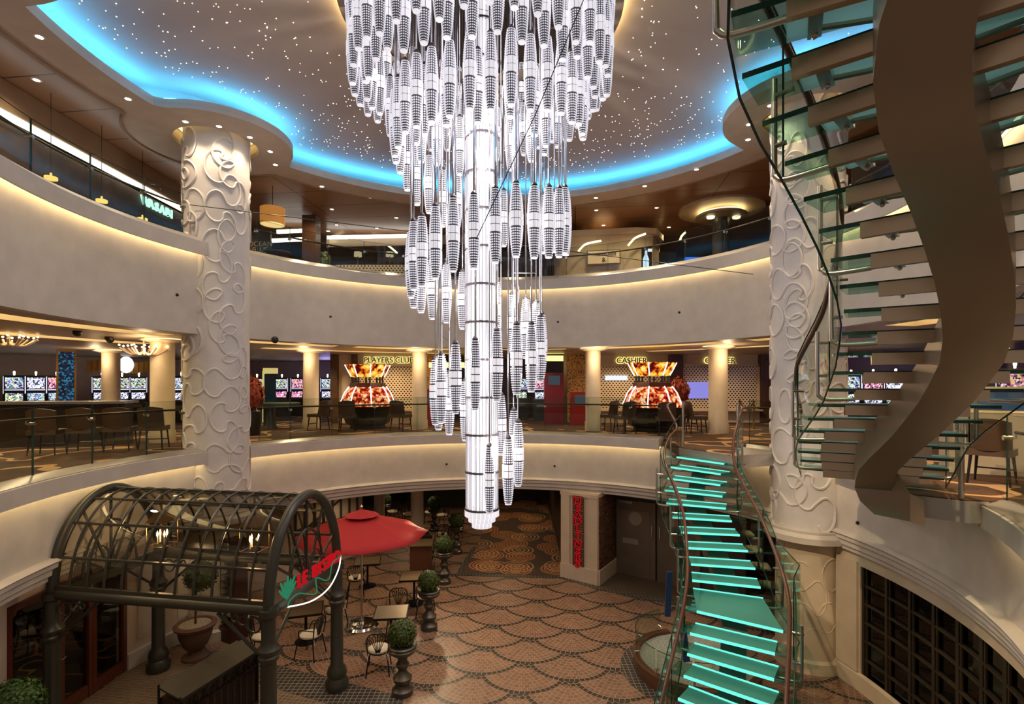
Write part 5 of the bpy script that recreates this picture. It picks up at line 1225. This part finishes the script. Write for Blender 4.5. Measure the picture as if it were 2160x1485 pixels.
for x, y, lab in ((580, 716, 'left of the cream column by the club counter'), (230, 712, 'above the video tower'), (232, 722, 'just under the upper camera dome'), (163, 700, 'left of the video tower')):
    a = at_z(x, y, CEILM-.02) if y < 720 else at_z(x, y, CEILM-.1); tag(MB().sphere((a.x, a.y, CEILM-.03), .09, 12, 8).build('camera_dome', M_black), 'small black ceiling camera '+lab, 'camera')
# spots added under the casino ceiling to light the furniture
for x, y, e in ((-4.8, 18.6, 70), (-7.5, 18.5, 60), (4.3, 18.5, 70), (8.0, 18.3, 60), (-10.8, 12.4, 70), (-13.0, 14.5, 60), (0, 18.5, 50), (9.5, 10.5, 60), (9.0, 6.2, 50), (-9.2, 9.0, 50)):
    lamp('SPOT', (x, y, CEILM-.06), e*2.6, (1, .72, .44), .08, 150, .6)
lamp('POINT', (-8.5, 24.0, 2.2), 25, (.45, .38, 1), .3); lamp('POINT', (11.5, 10.5, 2.1), 60, (.42, .34, 1), .3)

t = thing('gaming_table', 'dark green half round gaming table right of the left white relief column', 'table', (-8.1, 17.6, 0), .3)
MB().lathe([(.25, 0), (.2, .1), (.2, .72), (.3, .76)], n=20).build('pedestal', M_black, t, local=True); MB().lathe([(0, .86), (.86, .86), (.95, .84), (.95, .76), (0, .76)], n=32, sy=.7).build('felt_top', mat('dark_green_felt', (.02, .045, .03), .7), t, local=True)
# ================================================================ UPPER DECK
ZF = ZU
M_glit = mat('dark_glitter_facade', (.10, .055, .026), .6, nz=(4, .4))
struct('wall_dark_facade', MB().box((-9.85, 12.5, (ZF+6.5)/2), (.2, 12, 6.5-ZF)), M_glit)
struct('wall_facade_fascia', MB().box((-9.80, 12.5, 6.98), (.3, 12, .56)), mat('brown_fascia', (.30, .19, .11), .5))
struct('cove_strip_facade', MB().box((-9.66, 12.3, 6.60), (.10, 11.6, .11)), glow('white_strip', (1, .95, .86), 3.0))
sgn = thing('facade_sign', 'pale green lit sign letters under the white light strip', 'sign', (-9.7, 14.4, 6.3))
for i, ch_ in enumerate('WASABI'):
    text_mb(ch_, .31, .02, face_mat((-9.70, 13.92+.225*i-(.05 if ch_ == 'I' else 0), 6.30), (0, 1, 0)), bevel=.012).build('letter', glow('mint_letter', (.55, 1, .86), 1.5), sgn, False)
for y, lab in ((10.5, 'left'), (11.8, 'middle'), (13.1, 'right')):
    P = Vector((-9.2, y, 5.55)); t = thing('pendant_lamp', 'round amber pendant lamp before the dark facade, %s of three' % lab, 'lamp', P)
    MB().lathe([(0, 5.55), (.11, 5.55), (.11, 5.60), (.02, 5.62), (.02, 5.68)], (P.x, P.y, 0), 20).build('shade', glow('amber_shade', (1, .62, .15), 1.6), t)
    MB().tube([(P.x, P.y, 5.68), (P.x, P.y, ZC+.07)], .006, 5).build('cord', M_black, t)
struct('wall_upper_back', MB().box((0, 24.0, 6), (36, .2, 2.8)), mat('warm_brown_wall', (.20, .12, .06), .6))
struct('wall_upper_right', MB().box((11.5, 13, 6), (.2, 22, 2.8)), M_glit)
# Ocean Blue entrance
t = thing('plate_sign', 'dark bronze plate with gold letters beside the left relief column', 'sign', (-8.75, 17.9, 6.0))
a, b = at_depth(524, 520, 18), at_depth(572, 520, 18)
MB().box(((a.x+b.x)/2, 18.0, 6.2), (b.x-a.x, .08, 1.0)).build('plate', mat('bronze_plate', (.10, .085, .06), .35, .5), t)
mt = mat('gold_letter', (.70, .52, .25), .35, .4)
for s, y in (('OCEAN', 515), ('BLUE', 527)): text_mb(s, .24, .01, face_mat(at_depth(549, y, 17.93), (1, 0, 0))).build('lettering', mt, t, False)
P = at_depth(575, 457, 15.4); t = thing('drum_lamp', 'orange fabric drum pendant lamp right of the left relief column', 'lamp', P)
MB().lathe([(.34, -.24), (.34, .24), (.33, .24), (.33, -.24), (.34, -.24)], P, 40).build('shade', mat('orange_fabric_shade', (.60, .26, .06), .7, 0, (1, .42, .08), .28), t)
MB().lathe([(0, -.23), (.325, -.23), (.325, -.22), (0, -.22)], P, 40).lathe([(0, .22), (.325, .22), (.325, .225), (0, .225)], P, 40).build('diffuser', glow('amber_diffuser', (1, .70, .30), 1.2), t)
MB().tube([P+Vector((0, 0, .22)), (P.x, P.y, ZC+.07)], .01, 6).build('cord', M_black, t)
a = at_depth(657, 520, 18.0); t = tag(MB().box((a.x, 18.0, (ZF+7.2)/2), (.46, .46, 7.2-ZF)).build('dark_pillar', M_brownwood), 'square dark brown pillar on the upper deck left of the chandelier', 'pillar', kind='structure')
M_wstrip = glow('white_light_bar', (1, .93, .82), 3.2)
for x0, y0, x1, y1, d_, lab in ((690, 501, 884, 497, 20.0, 'long bar right of the dark pillar'), (584, 489, 655, 486, 19.2, 'short upper bar left of the dark pillar'), (568, 508, 655, 504, 18.9, 'short lower bar left of the dark pillar')):
    tag(MB().bar(at_depth(x0, y0, d_), at_depth(x1, y1, d_), .06, .13).build('light_bar', M_wstrip), 'white light bar on the upper deck, '+lab, 'light')
struct('wall_the_fascia', MB().bar(at_depth(690, 512, 20.3), at_depth(1010, 504, 20.3), .1, .36), mat('tan_fascia', (.50, .38, .26), .5))
t = thing('fascia_lettering', 'brown letters THE on the tan fascia beside the chandelier', 'sign', at_depth(866, 508, 20.2)); text_mb('THE', .22, .01, face_mat(at_depth(866, 508, 20.22), (1, 0, 0))).build('lettering', M_brownwood, t, False)
def gold_lattice(x0, x1, y, d_, h, lab):
    a, b = at_depth(x0, y, d_), at_depth(x1, y, d_); zt = a.z+h/2; tag(MB().box(((a.x+b.x)/2, d_, (ZF+zt)/2), (b.x-a.x, .4, zt-ZF)).build('lattice_counter', M_lat), lab, 'counter')
gold_lattice(712, 872, 572, 19.0, .36, 'gold lattice bar counter on the upper deck left of the chandelier')
# arched glowing coves
M_cwarm = glow('warm_arc', (1, .80, .42), 3.0)
for pts, d_, lab in ((((690, 494), (715, 503), (735, 518)), 20.6, 'left arc above the gold lattice counter'), (((785, 508), (815, 516), (838, 534)), 20.6, 'right arc above the gold lattice counter'), (((1220, 530), (1236, 515), (1268, 508)), 18.4, 'left arc on the cream shop wall'), (((1325, 518), (1340, 502), (1362, 493)), 18.0, 'right arc on the cream shop wall'), (((1434, 508), (1438, 498), (1446, 490)), 17.6, 'short arc right of the shop')):
    tag(MB().tube(smooth_path([at_depth(x, y, d_) for x, y in pts], 6), .035, 8).build('light_arc', M_cwarm), 'curved warm light line, '+lab, 'light')
# cream shop with plaque
M_shop = mat('cream_shop_wall', (.60, .47, .29), .5)
a, b = at_depth(1196, 540, 18.9), at_depth(1372, 540, 18.9); shp = [(a.x, 18.9), (b.x-.5, 18.5), (b.x, 18.6), (b.x+.5, 19.5), (b.x+.5, 21), (a.x-.3, 21)]
struct('wall_shop', MB().prism(shp, ZF, 6.75), M_shop)
struct('wall_shop_cornice', MB().prism([(x+(.1 if i in (2, 3, 4) else -.1), y-.15) for i, (x, y) in enumerate(shp)], 6.75, 6.95), M_shop)
t = thing('shop_plaque', 'framed cream plaque with brown lettering on the cream shop wall', 'sign', at_depth(1273, 543, 18.5))
P = at_depth(1273, 543, 18.55); rz = math.atan2(-.4, b.x-.5-a.x); r_ = (math.cos(rz), math.sin(rz), 0)
MB().box(P, (1.18, .05, .52), rz).build('frame', mat('brown_frame', (.20, .11, .05), .4), t); MB().box(P+Vector((0, -.03, 0)), (1.10, .03, .44), rz).build('plate', mat('cream_plate', (.78, .66, .45), .4), t)
text_mb('TRADEWINDS', .135, .008, face_mat(P+Vector((0, -.06, .09)), r_)).build('lettering', M_brownwood, t, False); text_mb('&', .22, .008, face_mat(P+Vector((0, -.06, -.10)), r_)).build('ampersand', M_brownwood, t, False)
P = at_depth(1364, 548, 17.6); t = thing('bottle_poster', 'lit poster of a pale blue bottle beside the shop wall', 'screen', P); MB().box(P, (.34, .06, .84)).build('backing', M_black, t)
MB().lathe([(.10, -.36), (.10, .02), (.045, .16), (.04, .30), (0, .31)], P+Vector((-.03, -.03, 0)), 16, sy=.15).build('lit_bottle', glow('pale_blue_light', (.62, .82, 1), 1.4), t); MB().box(P+Vector((.10, -.04, .31)), (.14, .01, .10)).build('white_caption', glow('caption_white', (.9, .95, 1), 1.2), t)
P = at_depth(1408, 552, 17.4); tag(MB().box(P, (.58, .06, .62)).build('dark_screen', mat('dark_gloss_screen', (.012, .012, .012), .1)), 'dark square screen right of the bottle poster', 'screen')
# halo column
X, Yh = (1521-1080)/F*17.4, 17.4; t = tag(thing('halo_column', 'dark round column with a glowing halo disc at its head on the upper deck', 'column', (X, Yh, ZF)), kind='structure')
MB().lathe([(.27, ZF), (.27, 6.95)], (X, Yh, 0), 28).build('shaft', mat('dark_column_skin', (.10, .075, .05), .35, .3), t)
MB().lathe([(.3, 6.94), (.80, 6.98), (.82, 7.02), (.78, 7.06), (.3, 7.06)], (X, Yh, 0), 40).build('halo_disc', mat('olive_disc', (.35, .30, .18), .4), t)
MB().lathe([(.55, 7.07), (.74, 7.07), (.74, 7.10), (.55, 7.10), (.55, 7.07)], (X, Yh, 0), 40).build('halo_light', glow('halo_glow', (1, .80, .40), 5.0), t)
MB().lathe([(1.30, 7.20), (1.34, 7.20), (1.34, 7.28), (0, 7.28), (0, 7.255), (1.30, 7.255)], (X, Yh, 0), 48).build('ceiling_ring', mat('tan_ring', (.48, .36, .22), .5), t)
for s in (-.42, .42): MB().lathe([(.0, 6.86), (.12, 6.90), (.13, 6.95), (0, 6.95)], (X+s, Yh-.2, 0), 20).build('bowl_lamp', glow('bowl_glow', (1, .85, .5), 2.2), t)
# blue bar lights, potted palm, round table seen through the upper glass
for x0, x1, y, d_, lab in ((566, 612, 554, 17.0, 'left of the dark pillar'), (815, 845, 588, 17.4, 'under the gold lattice counter'), (1445, 1492, 547, 15.9, 'right of the dark screen'), (676, 692, 572, 17.2, 'right of the dark pillar')):
    a, b = at_depth(x0, y, d_), at_depth(x1, y, d_); tag(MB().box((a+b)/2, (b.x-a.x, .12, .10)).build('blue_light', glow('blue_bar_light', (.03, .16, .75), 1.6)), 'blue glowing light strip on the upper deck '+lab, 'light')
P = at_depth(585, 540, 17.2); t = thing('bar_table', 'round dark bar table above the blue light left of the dark pillar', 'table', (P.x, P.y, ZF)); MB().lathe([(.03, ZF), (.03, P.z+.06), (.42, P.z+.08), (.42, P.z+.13), (0, P.z+.13)], (P.x, P.y, 0), 28).build('table', M_brownwood, t)
for x, lab in ((755, 'left'), (822, 'right')):
    P = at_depth(x, 540, 19.05); t = thing('table_lamp', 'small cream table lamp on the gold lattice counter, %s one' % lab, 'lamp', P); MB().lathe([(.14, -.02), (.13, .14), (.12, .14), (.13, -.02)], P, 20).build('shade', glow('cream_shade', (1, .78, .45), .55), t); MB().lathe([(.06, 5.72-P.z), (.02, 5.76-P.z), (.02, 0)], P, 10).build('stem', M_brownwood, t)
P = at_depth(683, 548, 18.6); t = thing('potted_plant', 'dark green upright plant right of the dark pillar', 'plant', (P.x, P.y, ZF)); MB().lathe([(.16, ZF), (.2, ZF+.5), (.16, ZF+.5)], (P.x, P.y, 0), 16).build('pot', M_black, t)
lb_ = leafball(.26, 500, 13, .12); lb_.v = [(x+P.x, y+P.y, z*1.6+5.75) for x, y, z in lb_.v]; lb_.build('foliage', M_leaf, t, False)
for x, y, e in ((-6.5, 17, 60), (4, 17, 60), (-8.3, 12, 40), (8.5, 14, 50), (0, 19, 60)):
    lamp('SPOT', (x, y, ZC), e*1.5, (1, .74, .46), .08, 150, .6)
# ---------------------------------------------------------------- lights of the place
EXPO = 0.0
WARM = (1, .76, .50)
dl = [(83, 77), (270, 208), (391, 256), (462, 266), (527, 289), (570, 319), (581, 347), (679, 393), (780, 418), (1257, 417), (1360, 392), (1469, 357), (1578, 294), (1580, 262), (1625, 222)]
words = ['nearest the left edge of the picture', 'second from the left edge', 'first of five round the left column', 'second of five round the left column', 'third of five round the left column', 'fourth of five round the left column', 'last of five round the left column', 'just right of the left column group', 'left of the chandelier, nearest to it', 'right of the chandelier, nearest to it', 'second to the right of the chandelier', 'third to the right of the chandelier', 'lower of the pair beside the right column', 'upper of the pair beside the right column', 'half hidden by the upper staircase']
M_trim = mat('white_trim_ring', (.7, .66, .6), .4)
proto = None
rim = MB(); rim.arc([(.055, -.012), (.085, -.010), (.088, 0), (.055, 0)], 0, 360, 20, (0, 0)); ME_rim = rim.data('trim_ring', M_trim)
ME_lens = MB().lathe([(0, -.004), (.056, -.004), (.056, 0)], n=16).data('lens', M_lamp)
for (x, y), wd in zip(dl, words):
    P = at_z(x, y, ZC); t = thing('recessed_downlight', 'bright recessed downlight in the soffit ring, '+wd, 'ceiling light', (P.x, P.y, ZC), group='downlights in the soffit ring')
    link('trim_ring', ME_rim, t, True); link('lens', ME_lens, t, True)
    lamp('SPOT', (P.x, P.y, ZC-.03), 190 if 'left edge' in wd else 80 if 'column' in wd or 'half' in wd else 330, WARM, .06, 120, .8)
dl2 = [(77, 168), (93, 237), (326, 280), (260, 330), (700, 441), (710, 474), (692, 487), (795, 481), (836, 459), (1258, 443), (1385, 438), (1411, 479), (1273, 475)]
w2 = ['highest at far left', 'second highest at far left', 'below the left lobe of the soffit', 'above the left glass railing', 'first right of the drum lamp', 'second right of the drum lamp', 'lowest right of the drum lamp', 'right of the dark pillar', 'beside the chandelier on its left', 'beside the chandelier on its right', 'left of the ring lamp column', 'lower left of the ring lamp column', 'above the shop sign']
for (x, y), wd in zip(dl2, w2):
    P = at_z(x, y, ZC+.07); t = thing('recessed_downlight', 'small recessed downlight in the brown panel ceiling, '+wd, 'ceiling light', (P.x, P.y, ZC+.07), group='downlights in the brown ceiling')
    link('trim_ring', ME_rim, t, True); link('lens', ME_lens, t, True)
    lamp('SPOT', (P.x, P.y, ZC+.03), 90, WARM, .06, 130, .8)

# spots under the lower deck ceiling
for x, y, e in ((-.3, 18.5, 60), (0, 22.5, 70), (-4.2, 21.5, 70), (-5.2, 16.5, 45), (-3.0, 15.2, 40), (-9.6, 9.6, 40)):  # added without fixtures to brighten the dark corridor and dining area
    lamp('SPOT', (x, y, -1.84), e, (1, .72, .42), .08, 140, .6)
lamp('SPOT', (-2.2, 14.8, -1.84), 160, (1, .78, .48), .04, 75, .5, (-.05, -.75, -.62))
# the soffit ring goes on round the near side of the atrium
for dg in (200, 222, 246, 270, 294, 318, 340, 358):
    P = pol(7.35, dg, ZC-.03); lamp('SPOT', P, 130 if dg < 250 else 280, WARM, .06, 125, .8)
for p_, q_, e in (((-2.0, 2.3, 7.15), (6.3, 9.2, -3.0), 3400), ((3.2, 2.6, 7.15), (6.9, 7.0, -2.2), 3600)):  # unseen aimed spots, added to brighten the lower right wall
    lamp('SPOT', p_, e, (1, .74, .46), .08, 40, .9, Vector(q_)-Vector(p_))
# the light given off by the chandelier itself
for dx, dy, z, e in ((.75, 0, 6.2, 130), (-.75, .1, 6.0, 130), (.1, -.75, 5.0, 130), (-.7, 0, 4.0, 110), (.75, .2, 3.0, 110), (-.45, -.45, 1.8, 100), (.40, -.3, .4, 90)):
    lamp('POINT', (CHX+dx, CHY+dy, z), e, (1, .90, .86), .16)
# ---------------------------------------------------------------- camera and look
cam = bpy.data.cameras.new('camera'); cam.sensor_width = 36; cam.lens = F/2160*36; cam.shift_y = (HZ-742.5)/2160; cam.clip_end = 200
co = bpy.data.objects.new('camera', cam); COL.objects.link(co); co.location = (0, 0, CAMZ); co.rotation_euler = (PI/2, 0, 0); SC.camera = co
w = bpy.data.worlds.new('world'); SC.world = w; w.use_nodes = True
w.node_tree.nodes['Background'].inputs[0].default_value = (1, .82, .66, 1); w.node_tree.nodes['Background'].inputs[1].default_value = .25
SC.view_settings.view_transform = 'Standard'; SC.view_settings.look = 'None'; SC.view_settings.exposure = EXPO; SC.view_settings.gamma = 1; SC.view_settings.use_curve_mapping = False
cy = SC.cycles; cy.max_bounces = 7; cy.diffuse_bounces = 4; cy.glossy_bounces = 3; cy.transmission_bounces = 4; cy.transparent_max_bounces = 18; cy.caustics_reflective = False; cy.caustics_refractive = False
cy.sample_clamp_indirect = 4.0; cy.use_light_tree = True
